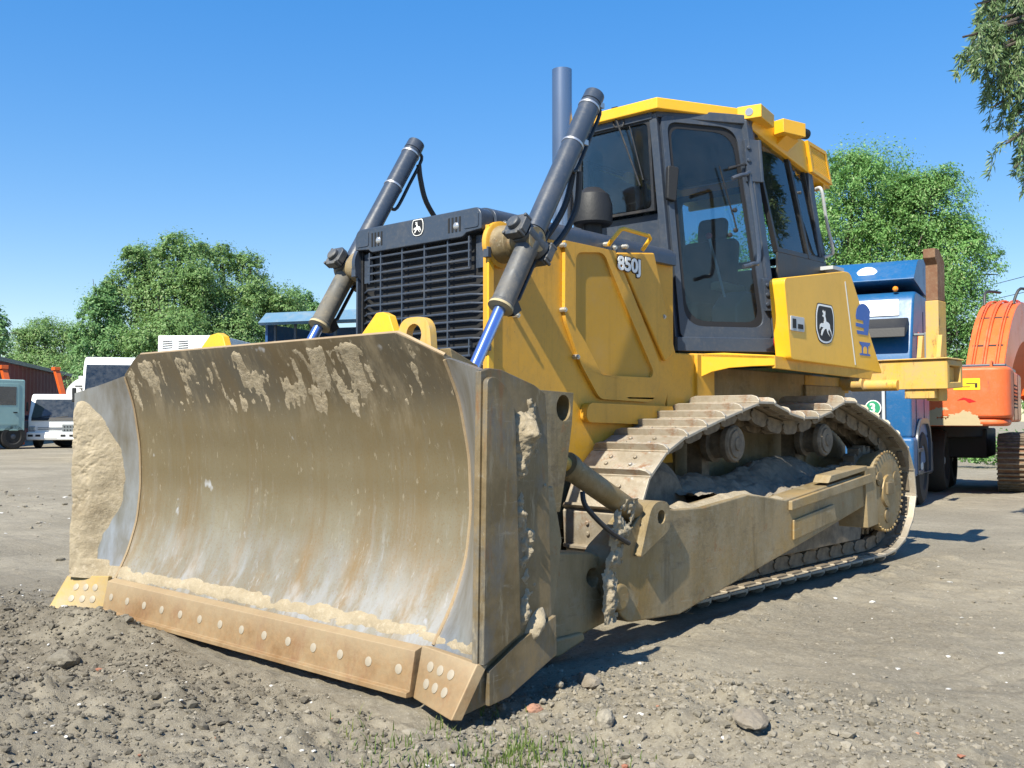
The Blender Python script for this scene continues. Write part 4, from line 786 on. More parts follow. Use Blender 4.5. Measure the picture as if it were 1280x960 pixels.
# ---- blade lift cylinders
def liftcyl(s):
    f = (lambda q: q) if s > 0 else (lambda q: q.mirror_x()); X0 = .80
    top = Vector((X0, 2.00, 3.135)); low = Vector((X0, 1.155, 1.765)); d = (low-top).normalized(); L = (low-top).length; tr = top+d*(L*.715)
    m = MB(); m.lathe([(0, .045), (.006, .062), (.075, .064), (.078, .058), (.085, .064), (L*.67, .064)], top, d, 28); cy = part(f(m), 'lift_cylinder', 'slate', None, 0)
    m = MB(); m.lathe([(L*.672, .060), (L*.69, .068), (L*.76, .068), (L*.765, .064), (L*.985, .064), (L*.99, .070), (L, .070), (L+.004, .04)], top, d, 28); part(f(m), 'lower_barrel', 'slate_dirty' if s > 0 else 'barrel_dirty', cy, 0)
    m = MB(); m.cyl(low, low+d*.95, .033, 20); part(f(m), 'piston_rod', 'rod', cy, 0)
    m = MB(); m.lathe([(L*.997, .071), (L*.999+.012, .073), (L+.014, .05)], top, d, 24); part(f(m), 'rod_seal', 'beige', cy, 0)
    m = MB()
    for q in (.115, .42): m = MB(); m.lathe([(q-.007, .068), (q+.007, .068)], top, d, 24); m.box(top+d*q+Vector((.03, .065, .02)), (.05, .04, .03)); part(f(m), 'clamp', 'steel_clamp', cy, 0)
    n = Vector((0, -d.z, d.y)); n = n if n.y > 0 else -n
    m = MB(); e = top+d*.10+n*.06; m.tube(catmull([tuple(top+d*.05+n*.05), tuple(top+d*.07+n*.10), tuple(top+d*.30+n*.105), tuple(top+d*.52+n*.105), tuple(top+d*.56+n*.06)], 4), .012, 8); e2 = low-d*.55+n*.062
    part(f(m), 'oil_pipe', 'black_trim', cy, 0); m = MB(); m.tube([tuple(low-d*.62+n*.06), tuple(low-d*.60+n*.095), tuple(low-d*.12+n*.095), tuple(low-d*.06+n*.06)], .012, 8); part(f(m), 'oil_pipe', 'black_trim', cy, 0); m = MB(); m.box(low-d*.05+n*.08, (.05, .07, .07), Matrix.Rotation(.55, 3, 'X')); part(f(m), 'pipe_elbow', 'black_trim', cy, 0)
    m = MB()
    if s > 0:
        for dx, sg in ((-.02, 0), (.03, .05)): m.tube(catmull([tuple(top+d*.54+n*.11+Vector((dx, 0, 0))), tuple(top+d*.75+n*(.17+sg)+Vector((dx-.02, 0, 0))), tuple(top+d*1.02+n*(.15+sg)+Vector((dx-.05, 0, 0))), tuple(top+d*1.25+n*.07+Vector((dx-.10, 0, 0)))], 6), .019, 9)
    else: m.tube(catmull([tuple(top+d*.12+n*.10), tuple(top+d*.20+n*.17), tuple(top+d*.30+n*.30), tuple(top+d*.36+n*.52), (X0-.08, 2.36, 2.36)], 6), .019, 9)
    part(f(m), 'hose', 'hose', cy, 0)
    # trunnion yoke and its boss on the radiator side
    m = MB(); R3 = Matrix.Rotation(math.atan2(d.y, -d.z)*-1, 3, 'X')
    m.lathe([(0, .135), (.03, .135), (.035, .125)], (SX-.01, tr.y-.01, tr.z), (1, 0, 0), 28); part(f(m), 'boss_plate', 'yellow_body' if s > 0 else 'slate', cy, 0); m = MB(); m.lathe([(.03, .11), (.05, .108), (.13, .10), (.14, .08), (.30, .07)], (SX-.01, tr.y-.01, tr.z), (1, 0, 0), 28); bs = part(f(m), 'trunnion_boss', 'arm_dirty', cy, 0)
    m = MB()
    for sd in (-1, 1):
        c = Vector((X0+sd*.0, tr.y, tr.z))+n*(-.12*sd if False else 0)
    for dy in (-.10, .10):
        ctr = tr+n*dy; oct_ = [(.068, .04), (.04, .068), (-.04, .068), (-.068, .04), (-.068, -.04), (-.04, -.068), (.04, -.068), (.068, -.04)]
        m.prism3([ctr+Vector((1, 0, 0))*a+d*b_ for a, b_ in oct_], n*(.05 if dy > 0 else -.05)); m.lathe([(0, .04), (.075, .04), (.08, .03)], ctr, n*(1 if dy > 0 else -1), 16)
        for a, b_ in ((.055, .055), (.055, -.055), (-.055, .055)): m.cyl(ctr+Vector((a, 0, 0))+d*b_, ctr+Vector((a, 0, 0))+d*b_+n*(.06 if dy > 0 else -.06), .012, 6)
    m.lathe([(-.09, .07), (.09, .07)], tr, n, 18)
    part(f(m), 'trunnion_yoke', 'slate_dirty', cy, .006)
liftcyl(1); liftcyl(-1)

# ---- exhaust and air pre-cleaner
m = MB(); c = (-.10, 2.79); m.lathe([(0, .09), (.06, .09), (.08, .073), (1.30, .073), (1.325, .073), (1.326, .063), (1.20, .061)], (c[0], c[1], 2.38), (0, 0, 1), 32); part(m, 'exhaust_stack', 'stack_steel', None, 0)
m = MB(); m.lathe([(0, .07), (.20, .07), (.20, .13), (.215, .145), (.34, .145), (.42, .12), (.47, .06), (.48, .01)], (.07, 2.93, 2.36), (0, 0, 1), 28); part(m, 'air_precleaner', 'black_plastic', None, 0)

# ---- cab
A_t, A_b = Vector((.36, 3.30, 3.405)), Vector((.43, 3.46, 1.655)); B_t, B_b = at(931, 150, 'x', .775), at(969, 441, 'x', .865); B_t.z = 3.40; B_b.z = 1.66
C_t, C_b = at(1006, 206, 'x', .665), at(1031, 330, 'x', .725); C_t.z = 3.34
cabm = MB()
def strut(mb, a, b_, w, d, up=Vector((0, 1, 0))):
    a, b_ = Vector(a), Vector(b_); t = (b_-a).normalized(); u = (up-t*up.dot(t)).normalized(); v = t.cross(u)
    mb.hexa([a+u*w/2+v*d/2, a+u*w/2-v*d/2, a-u*w/2-v*d/2, a-u*w/2+v*d/2, b_+u*w/2+v*d/2, b_+u*w/2-v*d/2, b_-u*w/2-v*d/2, b_-u*w/2+v*d/2])
def mx(p): return Vector((-p[0], p[1], p[2]))
for g_ in (lambda p: Vector(p), mx):
    strut(cabm, g_(A_t), g_(A_b), .06, .065); strut(cabm, g_(B_t), g_(B_b), .09, .07); strut(cabm, g_(C_t), g_(C_b+Vector((0.02, .06, -.7))), .08, .07)
    strut(cabm, g_(A_t), g_(B_t), .07, .08, Vector((0, 0, 1))); strut(cabm, g_(B_t), g_(C_t), .07, .08, Vector((0, 0, 1)))
strut(cabm, A_t, mx(A_t), .09, .07, Vector((0, 0, 1))); strut(cabm, C_t, mx(C_t), .08, .07, Vector((0, 0, 1)))
fw = [Vector((.36, 3.36, 2.68)), mx((.36, 3.36, 2.68)), mx((.42, 3.46, 1.66)), Vector((.42, 3.46, 1.66))]; cabm.prism3(fw, (0, .03, 0))
bk = [C_b+Vector((0, .0, .02)), mx(C_b+Vector((0, 0, .02))), mx((.74, C_b.y+.08, 1.7)), Vector((.74, C_b.y+.08, 1.7))]; cabm.prism3(bk, (0, .03, 0))
cab = part(cabm, 'cab', 'slate', None, .008)
m = MB(); m.prism3([(.44, 3.48, 1.62), (B_b.x, B_b.y, 1.62), (.72, 5.4, 1.62), (-.72, 5.4, 1.62), (-B_b.x, B_b.y, 1.62), (-.44, 3.48, 1.62)], (0, 0, .05)); part(m, 'cab_floor', 'interior', cab, 0)
m = MB(); m.prism3([(.38, 3.33, 3.365), (.76, 3.98, 3.365), (.66, 5.2, 3.33), (-.66, 5.2, 3.33), (-.76, 3.98, 3.365), (-.38, 3.33, 3.365)], (0, 0, .03)); part(m, 'headliner', 'grey_plastic', cab, 0)
WS = Plane((-.35, 3.325, 2.69), (.35, 3.325, 2.69), (-.35, 3.295, 3.37)); q = [(0, 0), (.70, 0), (.68, .68), (.02, .68)]
m = MB(); WS.prism(m, keyhole(q, rpoly(inset(q, .022), .05)), -.012, .015); ws = part(m, 'windshield', 'black_trim', cab, .003)
m = MB(); WS.prism(m, inset(q, .03), -.003, .003); part(m, 'pane', 'cab_glass', ws, 0)
m = MB(); p0 = at(770, 142, 'y', 3.27); p1 = at(800, 232, 'y', 3.30); p2_ = at(776, 180, 'y', 3.28); m.tube([tuple(p0), tuple(p0+Vector((.02, -.03, -.05))), tuple(p1)], .007, 6); m.tube([tuple(at(786, 155, 'y', 3.28)), tuple(at(804, 225, 'y', 3.30))], .005, 6); m.box(p0+Vector((0, .0, .0)), (.05, .05, .09)); m.tube(catmull([tuple(at(766, 148, 'y', 3.27)), tuple(at(768, 158, 'y', 3.25)), tuple(at(778, 158, 'y', 3.25)), tuple(at(780, 148, 'y', 3.27))], 5), .006, 6)
part(m, 'wiper', 'black_trim', ws, 0)
for s in (1, -1):
    g_ = (lambda p: Vector(p)) if s > 0 else mx; f = (lambda q: q) if s > 0 else (lambda q: q.mirror_x())
    # door in the slanted front corner
    DP = Plane(A_b, B_b, A_t); quad = [DP.to2(p) for p in (A_b, B_b, B_t, A_t)]; dq = inset(quad, [.10, .035, .02, .025])
    if s > 0: print('door', quad)
    m = MB(); DP.prism(m, keyhole(rpoly(dq, .05), rpoly(inset(dq, [.085, .055, .045, .045]), [.16, .10, .14, .08], 6)), .012, .055); dr = part(f(m), 'door', 'slate', cab, .006)
    m = MB(); DP.prism(m, inset(dq, [.08, .06, .05, .05]), .03, .036); part(f(m), 'pane', 'cab_glass', dr, 0)
    m = MB(); gi = inset(dq, [.075, .045, .035, .035]); gj = rpoly(inset(dq, [.125, .085, .085, .075]), [.17, .12, .16, .08], 6); DP.prism(m, keyhole(rpoly(gi, .03), gj), .0365, .0385); part(f(m), 'glass_border', 'black_decal', dr, 0)
    m = MB(); a = atp(834, 232, DP); DP2 = DP.to2(a); m.prism3([DP.to3((DP2[0]+u, DP2[1]+v), .05) for u, v in rpoly([(-.045, -.12), (.03, -.135), (.055, .12), (-.035, .13)], .02)], DP.n*.045); part(f(m), 'door_handle', 'black_plastic', dr, .01)
    for (y0, y1, px) in ((178, 230, 931), (350, 390, 954)):
        m = MB(); p0 = DP.to2(atp(px, y0, DP)); p1 = DP.to2(atp(px+4, y1, DP)); m.prism3([DP.to3(q, .056) for q in ((p0[0]-.05, p0[1]), (p0[0]+.06, p0[1]), (p1[0]+.06, p1[1]), (p1[0]-.05, p1[1]))], DP.n*.03)
        for k in range(3): q = ((p0[0]+p1[0])/2-.03, p0[1]+(p1[1]-p0[1])*(.2+.3*k)); m.lathe([(0, .016), (.012, .016), (.014, .01)], DP.to3(q, .086), DP.n, 10)
        m.cyl(DP.to3((p0[0]+.075, p0[1]), .07), DP.to3((p1[0]+.075, p1[1]), .07), .02, 10); part(f(m), 'hinge', 'slate', dr, .003)
    m = MB(); m.tube([tuple(atp(894, 210, DP)+DP.n*.065), tuple(atp(911, 270, DP)+DP.n*.06)], .006, 6); m.tube([tuple(atp(911, 268, DP)+DP.n*.06), tuple(atp(916, 289, DP)+DP.n*.06)], .006, 6)
    for (px, py) in ((915, 264), (916, 289), (909, 295)): m.lathe([(0, .018), (.015, .018), (.02, .008)], atp(px, py, DP)+DP.n*.037, DP.n, 10)
    m.tube([tuple(atp(905, 213, DP)+DP.n*.07), tuple(atp(925, 208, DP)+DP.n*.08), tuple(atp(932, 215, DP)+DP.n*.07), tuple(atp(938, 226, DP)+DP.n*.07)], .010, 6)
    part(f(m), 'door_wiper', 'black_trim', dr, 0)
    m = MB(); DP.prism(m, [(quad[0][0]-.02, quad[0][1]), (quad[1][0]-.02, quad[1][1]), (quad[1][0]-.02, quad[1][1]+.105), (quad[0][0]-.02, quad[0][1]+.105)], -.01, .07); sill = part(f(m), 'door_sill', 'slate', cab, .006)
    if s > 0:
        m = MB(); a = DP.to2(atp(965, 428, DP)); DP.prism(m, [(a[0]-.03, a[1]-.03), (a[0]+.03, a[1]-.03), (a[0]+.03, a[1]+.03), (a[0]-.03, a[1]+.03)], .071, .073); part(m, 'sticker', 'red_light', sill, 0)
    m = MB(); m.tube([tuple(atp(917, 315, DP)+DP.n*.05), tuple(atp(925, 336, DP)+DP.n*.05)], .01, 6) 
    # rear side window: two panes
    Bq, Bt = Vector((B_b.x-.02, B_b.y+.06, 2.44)), Vector((B_t.x-.005, B_t.y+.06, 3.37)); Cq, Ct = C_b+Vector((0, -.05, .0)), C_t+Vector((0, -.05, 0))
    RP = Plane(Bq, Cq, Bt); rq = [RP.to2(p) for p in (Bq, Cq, Ct, Bt)]
    m = MB(); RP.prism(m, keyhole(rq, rpoly(inset(rq, .04), .03)), -.02, .02)
    tb = Vector(rq[0]).lerp(Vector(rq[1]), .66); tt = Vector(rq[3]).lerp(Vector(rq[2]), .66); RP.prism(m, [(tb[0]-.025, tb[1]), (tb[0]+.025, tb[1]), (tt[0]+.025, tt[1]), (tt[0]-.025, tt[1])], -.015, .024)
    rw = part(f(m), 'side_window', 'black_trim', cab, .004); m = MB(); RP.prism(m, inset(rq, .03), -.003, .003); part(f(m), 'pane', 'cab_glass', rw, 0)
    lo = [Bq+Vector((0, 0, .0)), Cq, Vector((.76, C_b.y, 1.7)), Vector((B_b.x-.02, B_b.y+.06, 1.66))]; m = MB(); m.prism3(lo, RP.n*.02); part(f(m), 'lower_panel', 'black_trim', cab, .004)
    m = MB(); m.tube(catmull([tuple(atp(912, 224, RP)+RP.n*.02), tuple(atp(918, 222, RP)+RP.n*.08), tuple(atp(923, 230, RP)+RP.n*.09), tuple(atp(934, 322, RP)+RP.n*.09), tuple(atp(930, 332, RP)+RP.n*.06), tuple(atp(926, 334, RP)+RP.n*.02)], 5), .016, 8); part(f(m), 'grab_rail', 'slate', cab, 0)
    m = MB(); c0 = C_t+Vector((.02, .05, -.1)); m.tube(catmull([tuple(at(1020, 236, 'x', .74)), tuple(at(1027, 238, 'x', .80)), tuple(at(1033, 275, 'x', .80)), tuple(at(1041, 312, 'x', .80)), tuple(at(1038, 318, 'x', .76)), tuple(at(1030, 322, 'x', .72))], 6), .014, 8); m.box((.80, C_b.y-.05, C_b.z-.06), (.14, .22, .03)); part(f(m), 'rear_rail', 'light_grey', cab, 0)
RQ = Plane(mx(C_b+Vector((0, .02, .04))), C_b+Vector((0, .02, .04)), mx(C_t+Vector((0, .02, 0)))); w_ = 2*C_b.x; q = [(0, 0), (w_, 0), (w_-.06, .74), (.06, .74)]
m = MB(); RQ.prism(m, keyhole(q, rpoly(inset(q, .06), .06)), -.02, .02); rw = part(m, 'rear_window', 'black_trim', cab, .004); m = MB(); RQ.prism(m, inset(q, .05), -.003, .003); part(m, 'pane', 'cab_glass', rw, 0)
# inside
m = MB(); m.box((0, 4.35, 2.02), (.56, .52, .16)); m.box((0, 4.66, 2.38), (.52, .13, .62), Matrix.Rotation(-.14, 3, 'X')); m.box((0, 4.73, 2.78), (.28, .10, .22), Matrix.Rotation(-.14, 3, 'X')); m.box((0, 4.4, 1.80), (.40, .42, .3)); seat = part(m, 'seat', 'seat_cloth', cab, .05, seg=3)
for s in (1, -1): m = MB(); m.box((s*.36, 4.35, 2.22), (.10, .40, .07)); part(m, 'armrest', 'beige', seat, .02)
m = MB()
for s in (1, -1): m.prism([(3.95, 1.68), (4.7, 1.68), (4.7, 2.12), (4.1, 2.15), (3.95, 2.02)], 'x', s*.44, s*.66)
m.box((0, 3.50, 2.2), (.5, .16, .9)); part(m, 'console', 'grey_plastic', cab, .02)
m = MB(); a = Vector((.52, 4.02, 2.10)); b_ = a+(at(886, 295, 'x', .44)-a); m.tube([tuple(a), tuple(b_)], .010, 8); lv = part(m, 'control_lever', 'light_grey', cab, 0); m = MB(); m.ball(b_, .026, 12); part(m, 'knob', 'red_knob', lv, 0)
# roof
F_, M_, = at(822, 120, 'z', 3.5), at(950, 138, 'z', 3.5); M1 = at(925, 134, 'z', 3.5); R1, R2 = at(1006, 176, 'z', 3.5), at(1029, 190, 'z', 3.49)
half = [F_, M1, M_, R1, R2]; top = [(p.x, p.y) for p in half]+[(-p.x, p.y) for p in reversed(half)]
m = MB(); m.prism([(x*.985, y) for x, y in top], 'z', 3.412, 3.497); roof = part(m, 'roof', 'yellow', cab, .010)
m = MB()
for s in (1, -1):
    T1, T2 = M_+Vector((0, .0, -.002)), R1+Vector((0, 0, -.002)); L1 = at(938, 160, 'x', M_.x-.02); L2 = at(1011, 216, 'x', R1.x); q = [T1, T2, L2, L1]; q = [Vector((s*p.x, p.y, p.z)) for p in q]; m.prism3(q, (-s*.05, 0, 0))
    m.prism3([Vector((s*p.x, p.y, p.z)) for p in (R1, R2, at(1038, 236, 'x', R2.x), L2)], (-s*.12, 0, 0))
m.prism3([(R2.x, R2.y, 3.48), (-R2.x, R2.y, 3.48), (-R2.x, R2.y, 3.16), (R2.x, R2.y, 3.16)], (0, .04, 0))
part(m, 'roof_skirt', 'yellow', roof, .008)
for s in (1, -1):
    MP = Plane(R1+Vector((.012, 0, -.01)), R2+Vector((.012, 0, -.01)), at(1013, 214, 'x', R1.x)+Vector((.012, 0, 0))); f = (lambda q: q) if s > 0 else (lambda q: q.mirror_x())
    c4 = [MP.to2(p) for p in (R1, R2, at(1037, 232, 'x', R2.x), at(1012, 215, 'x', R1.x))]; ci = inset(c4, .03); sg = 1 if MP.n.x > 0 else -1
    m = MB(); MP.prism(m, ci, sg*-.012, sg*-.008); gb = part(f(m), 'vent_grille', 'black', roof, 0)
    m = MB()
    for k in range(1, 13):
        t = k/13; a, b_ = Vector(ci[0]).lerp(Vector(ci[1]), t), Vector(ci[3]).lerp(Vector(ci[2]), t); m.tube([tuple(MP.to3(a, 0)), tuple(MP.to3(b_, 0))], .0075, 5)
        a, b_ = Vector(ci[0]).lerp(Vector(ci[3]), t), Vector(ci[1]).lerp(Vector(ci[2]), t); m.tube([tuple(MP.to3(a, 0)), tuple(MP.to3(b_, 0))], .0075, 5)
    MP.prism(m, keyhole(c4, ci), sg*-.012, sg*.014); part(f(m), 'grille_wires', 'yellow', gb, 0)
    # flood lights under the roof edge
    m = MB(); c = at(941, 147, 'x', .86); m.hexa([Vector((.74, c.y-.02, 3.40)), Vector((.92, c.y+.02, 3.40)), Vector((.86, c.y+.34, 3.40)), Vector((.72, c.y+.34, 3.40)), Vector((.74, c.y-.02, 3.50)), Vector((.92, c.y+.02, 3.50)), Vector((.86, c.y+.34, 3.50)), Vector((.72, c.y+.34, 3.50))]); wl = part(f(m), 'work_light', 'yellow', roof, .006)
    m = MB(); m.lathe([(0, .030), (.006, .030), (.008, .02)], Vector((.83, c.y+.003, 3.45)), (.2, -1, 0), 16); part(f(m), 'lens', 'lens', wl, 0)
    m = MB(); c = at(985, 163, 'x', .86); m.box((.84, c.y+.02, c.z+.01), (.16, .26, .11), Matrix.Rotation(-.25, 3, 'Z')); m.prism3([(.66, c.y-.02, c.z-.18), (.86, c.y-.02, c.z-.04), (.66, c.y-.02, c.z+.0)], (0, .22, 0)); m2 = part(f(m), 'work_light', 'yellow', roof, .006)
    m = MB(); m.lathe([(0, .05), (.10, .04), (.11, .02)], Vector((.88, c.y+.14, c.z+.01)), (.25, 1, 0), 14); part(f(m), 'light_back', 'black_plastic', m2, 0)

# ---- fender, platform, fuel tank
s0, s1 = Vector((.47, 3.46, 1.645)), Vector((1.03, 3.90, 1.645)); FPn = Plane(s0, s1, s0+Vector((0, 0, 1)))
fp = [FPn.to2(atp(x, y, FPn)) for x, y in ((855, 443), (905, 441), (969, 444), (969, 457), (940, 458), (912, 460), (890, 465), (877, 471), (868, 480), (865, 497), (856, 499))]
def fend(s):
    f = (lambda q: q) if s > 0 else (lambda q: q.mirror_x()); m = MB(); FPn.prism(m, fp, -.03 if FPn.n.y < 0 else .03, 0)
    fe = part(f(m), 'fender', 'yellow', None, .006)
    m = MB(); e = atp(969, 444, FPn); h_ = e.z; fp3 = [s0, e, Vector((1.06, 5.55, h_-.03)), Vector((.5, 5.55, h_-.03))]; m.prism3([p-Vector((0, 0, .028)) for p in fp3], (0, 0, .025))
    m.prism3([e-Vector((0, 0, .004)), Vector((1.06, 5.55, h_-.04)), Vector((1.06, 5.5, h_-.13)), e-Vector((0, 0, .095))], (-.03, 0, 0)); m.box((.52, 3.62, 1.45), (.14, .24, .36)); part(f(m), 'platform', 'yellow_body', fe, .004)
    m = MB(); TX = 1.06; P = yz([(980, 347), (1056, 339), (1063, 341), (1103, 467), (1069, 460), (989, 449)], TX); m.prism(rpoly(P, [.05, .08, .05, .03, 0, .03], 4), 'x', .935, TX); tk_ = part(f(m), 'fuel_tank', 'yellow', None, .035, seg=3)
    TPl = Plane((TX+.0005, 0, 0), (TX+.0005, 1, 0), (TX+.0005, 0, 1))
    m = MB(); a, b_ = at(1056, 352, 'x', TX), at(1069, 456, 'x', TX); m.tube([tuple(a), tuple(b_)], .007, 6); part(f(m), 'tank_seam', 'light_grey', tk_, 0)
    if s > 0:
        c = at(1031, 405, 'x', TX); emblem(TPl, (c.y, c.z), .335, .315, tk_)
        a = at(996, 405, 'x', TX); m = MB(); TPl.prism(m, rpoly([(a.y-.11, a.z-.055), (a.y+.11, a.z-.055), (a.y+.11, a.z+.055), (a.y-.11, a.z+.055)], .01), .001, .008); la = part(m, 'latch', 'light_grey', tk_, .002)
        m = MB(); TPl.prism(m, [(a.y-.085, a.z-.035), (a.y-.03, a.z-.035), (a.y-.03, a.z+.035), (a.y-.085, a.z+.035)], .009, .0105); TPl.prism(m, [(a.y+.0, a.z-.035), (a.y+.085, a.z-.035), (a.y+.085, a.z-.0), (a.y+.0, a.z-.0)], .009, .0105); part(m, 'latch_recess', 'black', la, 0)
        m = MB(); c0 = at(1075, 411, 'x', TX)         # blue arch and bridge stickers
        q = at(1077, 400, 'x', TX); W_ = .27
        def U(a, b_): return (q.y+a*W_, q.z+b_*W_)
        m2_ = [U(-.45, .10)]+[U(-.45+.95*(1-math.cos(t))*.62, .10+.42*math.sin(t)) for t in np.linspace(.5, 2.6, 10)]+[U(.45, -.45), U(-.35, -.45), U(-.40, -.34), U(.16, -.34), U(.16, -.25), U(-.45, -.22), U(-.45, -.11), U(.12, -.12), U(.1, -.02), U(-.42, -.0)]
        TPl.prism(m, m2_, .001, .0025)
        q2 = at(1081, 433, 'x', TX); br = [(-.5, .12), (.42, .12), (.40, .05), (.3, -.02), (.24, -.26), (.46, -.26), (.46, -.32), (-.42, -.32), (-.42, -.26), (-.2, -.26), (-.22, -.05), (-.1, .01), (.05, .01), (.16, -.06), (.16, -.26), (-.14, -.26), (-.14, -.06), (-.22, .0), (-.4, .04)]
        TPl.prism(m, [(q2.y+a*W_*.9, q2.z+b_*W_*.9) for a, b_ in [(-.5, .14), (.45, .14), (.40, .06), (.26, 0), (.24, -.24), (.44, -.26), (.44, -.32), (-.44, -.32), (-.44, -.26), (-.26, -.24), (-.28, 0), (-.42, .06)]], .001, .0025); st_ = part(m, 'sticker', 'blue_decal', tk_, 0, label='blue arch and bridge stickers on the fuel tank')
        m = MB(); TPl.prism(m, [(q2.y+a*W_*.9, q2.z+b_*W_*.9) for a, b_ in [(-.16, -.25), (.15, -.25), (.15, -.08), (.08, -.01), (-.08, -.01), (-.16, -.08)]], .0028, .0034); part(m, 'sticker_gap', 'yellow', st_, 0)
fend(1); fend(-1)

# ---- rear ripper
RY = 6.15; e0 = at(1184, 449, 'y', RY); e1 = at(1184, 486, 'y', RY); bz0, bz1, bx = e1.z, e0.z, e0.x
m = MB(); m.prism(keyhole([(RY, bz0), (RY+.40, bz0+.02), (RY+.40, bz1), (RY, bz1)], [(RY+.06, bz0+.06), (RY+.34, bz0+.07), (RY+.34, bz1-.05), (RY+.06, bz1-.05)]), 'x', -bx, bx); m.box((0, RY+.2, bz1+.010), (2*bx+.02, .44, .016)); rp = part(m, 'ripper', 'yellow_worn', None, .008)
for s in (1, -1): m = MB(); m.box((s*(bx-.06), RY+.2, (bz0+bz1)/2), (.01, .28, bz1-bz0-.11)); m.box((s*(bx-.25), RY+.19, bz0-.04), (.26, .34, .08)); m.cyl((s*(bx-.42), RY-.02, bz0+.04), (s*(bx-.85), RY-.02, bz0+.04), .05, 16); part(m, 'beam_end', 'yellow_worn', rp, .006)
for s in (1, 0, -1):
    m = MB(); cx = s*(bx-.16); w = .115; ht = at(1160, 312, 'y', RY+.1).z; zs = at(1172, 375, 'y', RY+.1).z
    m.box((cx, RY+.2, (bz0-.1+zs)/2), (w, .20, zs-bz0+.1)); sh = part(m, 'shank_holder', 'yellow_worn', rp, .008)
    m = MB(); m.prism([(RY+.105, zs), (RY+.29, zs), (RY+.29, ht-.10), (RY+.16, ht), (RY+.05, ht), (RY+.05, ht-.08), (RY+.105, ht-.14)], 'x', cx-w*.46, cx+w*.46); part(m, 'shank', 'rust_post', sh, .006)
    for w0, w1 in ((-.9, -.55), (.55, .9)): m = MB(); m.prism([(RY-.0, bz1+.02), (RY+.09, bz1+.02), (RY+.09, bz1+.22), (RY+.05, bz1+.22)], 'x', cx+w*w0, cx+w*w1); part(m, 'gusset', 'yellow_worn', sh, .004)
for s in (1, -1):
    m = MB(); m.box((s*.48, 5.8, bz0+.05), (.12, .9, .14)); m.cyl((s*.62, 5.3, bz1-.02), (s*.62, RY+.05, bz1-.1), .05, 14); m.cyl((s*.35, RY-.06, bz0+.06), (s*.75, RY-.06, bz0+.06), .06, 18); part(m, 'ripper_arm', 'yellow_worn', rp, .008)

# ------------------------------------------------------------------ vehicles and walls behind
def vehicle(name, label, cat, r, d, phi, group=None):        # local -Y is its front (or the side turned to us), +X to our right
    b_ = RR*math.sin(phi)+DD*math.cos(phi); p = rd(r, d, -.045)
    t = thing(name, label, cat, p, math.atan2(b_[1], b_[0])-math.pi/2, group)
    def P(mb, nm, mat, parent=None, bevel=.02, label=None, **k): return mb.build(nm, [M[q] for q in mat] if isinstance(mat, (list, tuple)) else M[mat], parent or t, (0, 0, 0), bevel, label=label, **k)
    return t, P
def wheel(P, x, y, r, w, s=1, parent=None, rim='light_grey'):
    m = MB(); m.lathe([(0, r*.55), (0, r*.9), (w*.15, r), (w*.85, r), (w, r*.9), (w, r*.62), (w*.9, r*.55)], (x, y, r), (s, 0, 0), 32); wh = P(m, 'wheel', 'rubber', parent, 0)
    m = MB(); m.lathe([(w*.55, r*.58), (w*.93, r*.58), (w*.8, r*.5), (w*.75, r*.3), (w*.9, r*.2), (w*.95, r*.1)], (x, y, r), (s, 0, 0), 24); P(m, 'rim', rim, wh, 0); return wh

# blue road tractor
bt, P = vehicle('truck', 'big blue truck tractor with roof deflector and dark sun visor, parked behind the bulldozer', 'truck', 4.31, 13.99, math.atan2(.50, .866))
m = MB(); body = rpoly([(0, .95), (-.02, 1.55), (.10, 2.15), (.38, 2.92), (.55, 3.0), (1.75, 3.0), (1.75, .95)], [.05, .1, .1, .12, .1, .05, 0], 4); m.prism(body, 'x', -1.2, 1.2); cabt = P(m, 'cab', 'blue_paint', None, .07, seg=3)
m = MB(); m.prism([(-.03, .42), (-.06, .60), (-.05, .96), (.30, .97), (.35, .42)], 'x', -1.23, 1.23); m.prism([(.3, .55), (1.75, .55), (1.75, .98), (.3, .98)], 'x', -1.20, 1.20); P(m, 'bumper', 'blue_paint', None, .05)
m = MB(); m.prism([(-.035, 1.18), (-.05, 1.62), (-.01, 1.62), (.0, 1.18)], 'x', -.55, .88); P(m, 'front_grille', 'slate', cabt, .02)
m = MB()
for x in (-.52, .85): m.prism([(-.045, 1.16), (-.058, 1.64), (-.03, 1.64), (-.02, 1.16)], 'x', x-.02, x+.02)
P(m, 'grille_trim', 'light_grey', cabt, .004)
def onface(z): return float(np.interp(z, [1.55, 2.15, 2.92], [-.02, .10, .38]))
m = MB(); m.prism3([(-1.06, onface(1.70)-.012, 1.70), (1.06, onface(1.70)-.012, 1.70), (1.02, onface(2.45)-.012, 2.45), (-1.02, onface(2.45)-.012, 2.45)], (0, .03, .0)); P(m, 'windshield', 'truck_glass', cabt, .01)
m = MB(); m.prism([(onface(2.40)-.30, 2.30), (onface(2.40)-.26, 2.44), (onface(2.55)-.02, 2.60), (onface(2.44)-.01, 2.44)], 'x', -1.15, 1.15); P(m, 'sun_visor', 'black_plastic', cabt, .02)
m = MB(); m.prism3([(-1.0, onface(2.63)-.02, 2.63), (1.02, onface(2.63)-.02, 2.63), (1.0, onface(2.87)-.02, 2.87), (-.98, onface(2.87)-.02, 2.87)], (0, .03, 0)); P(m, 'sign_panel', 'white_decal', cabt, .015)
m = MB()
for x in (-.95, .95): m.ball((x, .42, 3.02), .04, 10)
P(m, 'marker_lamp', 'amber', cabt, 0)
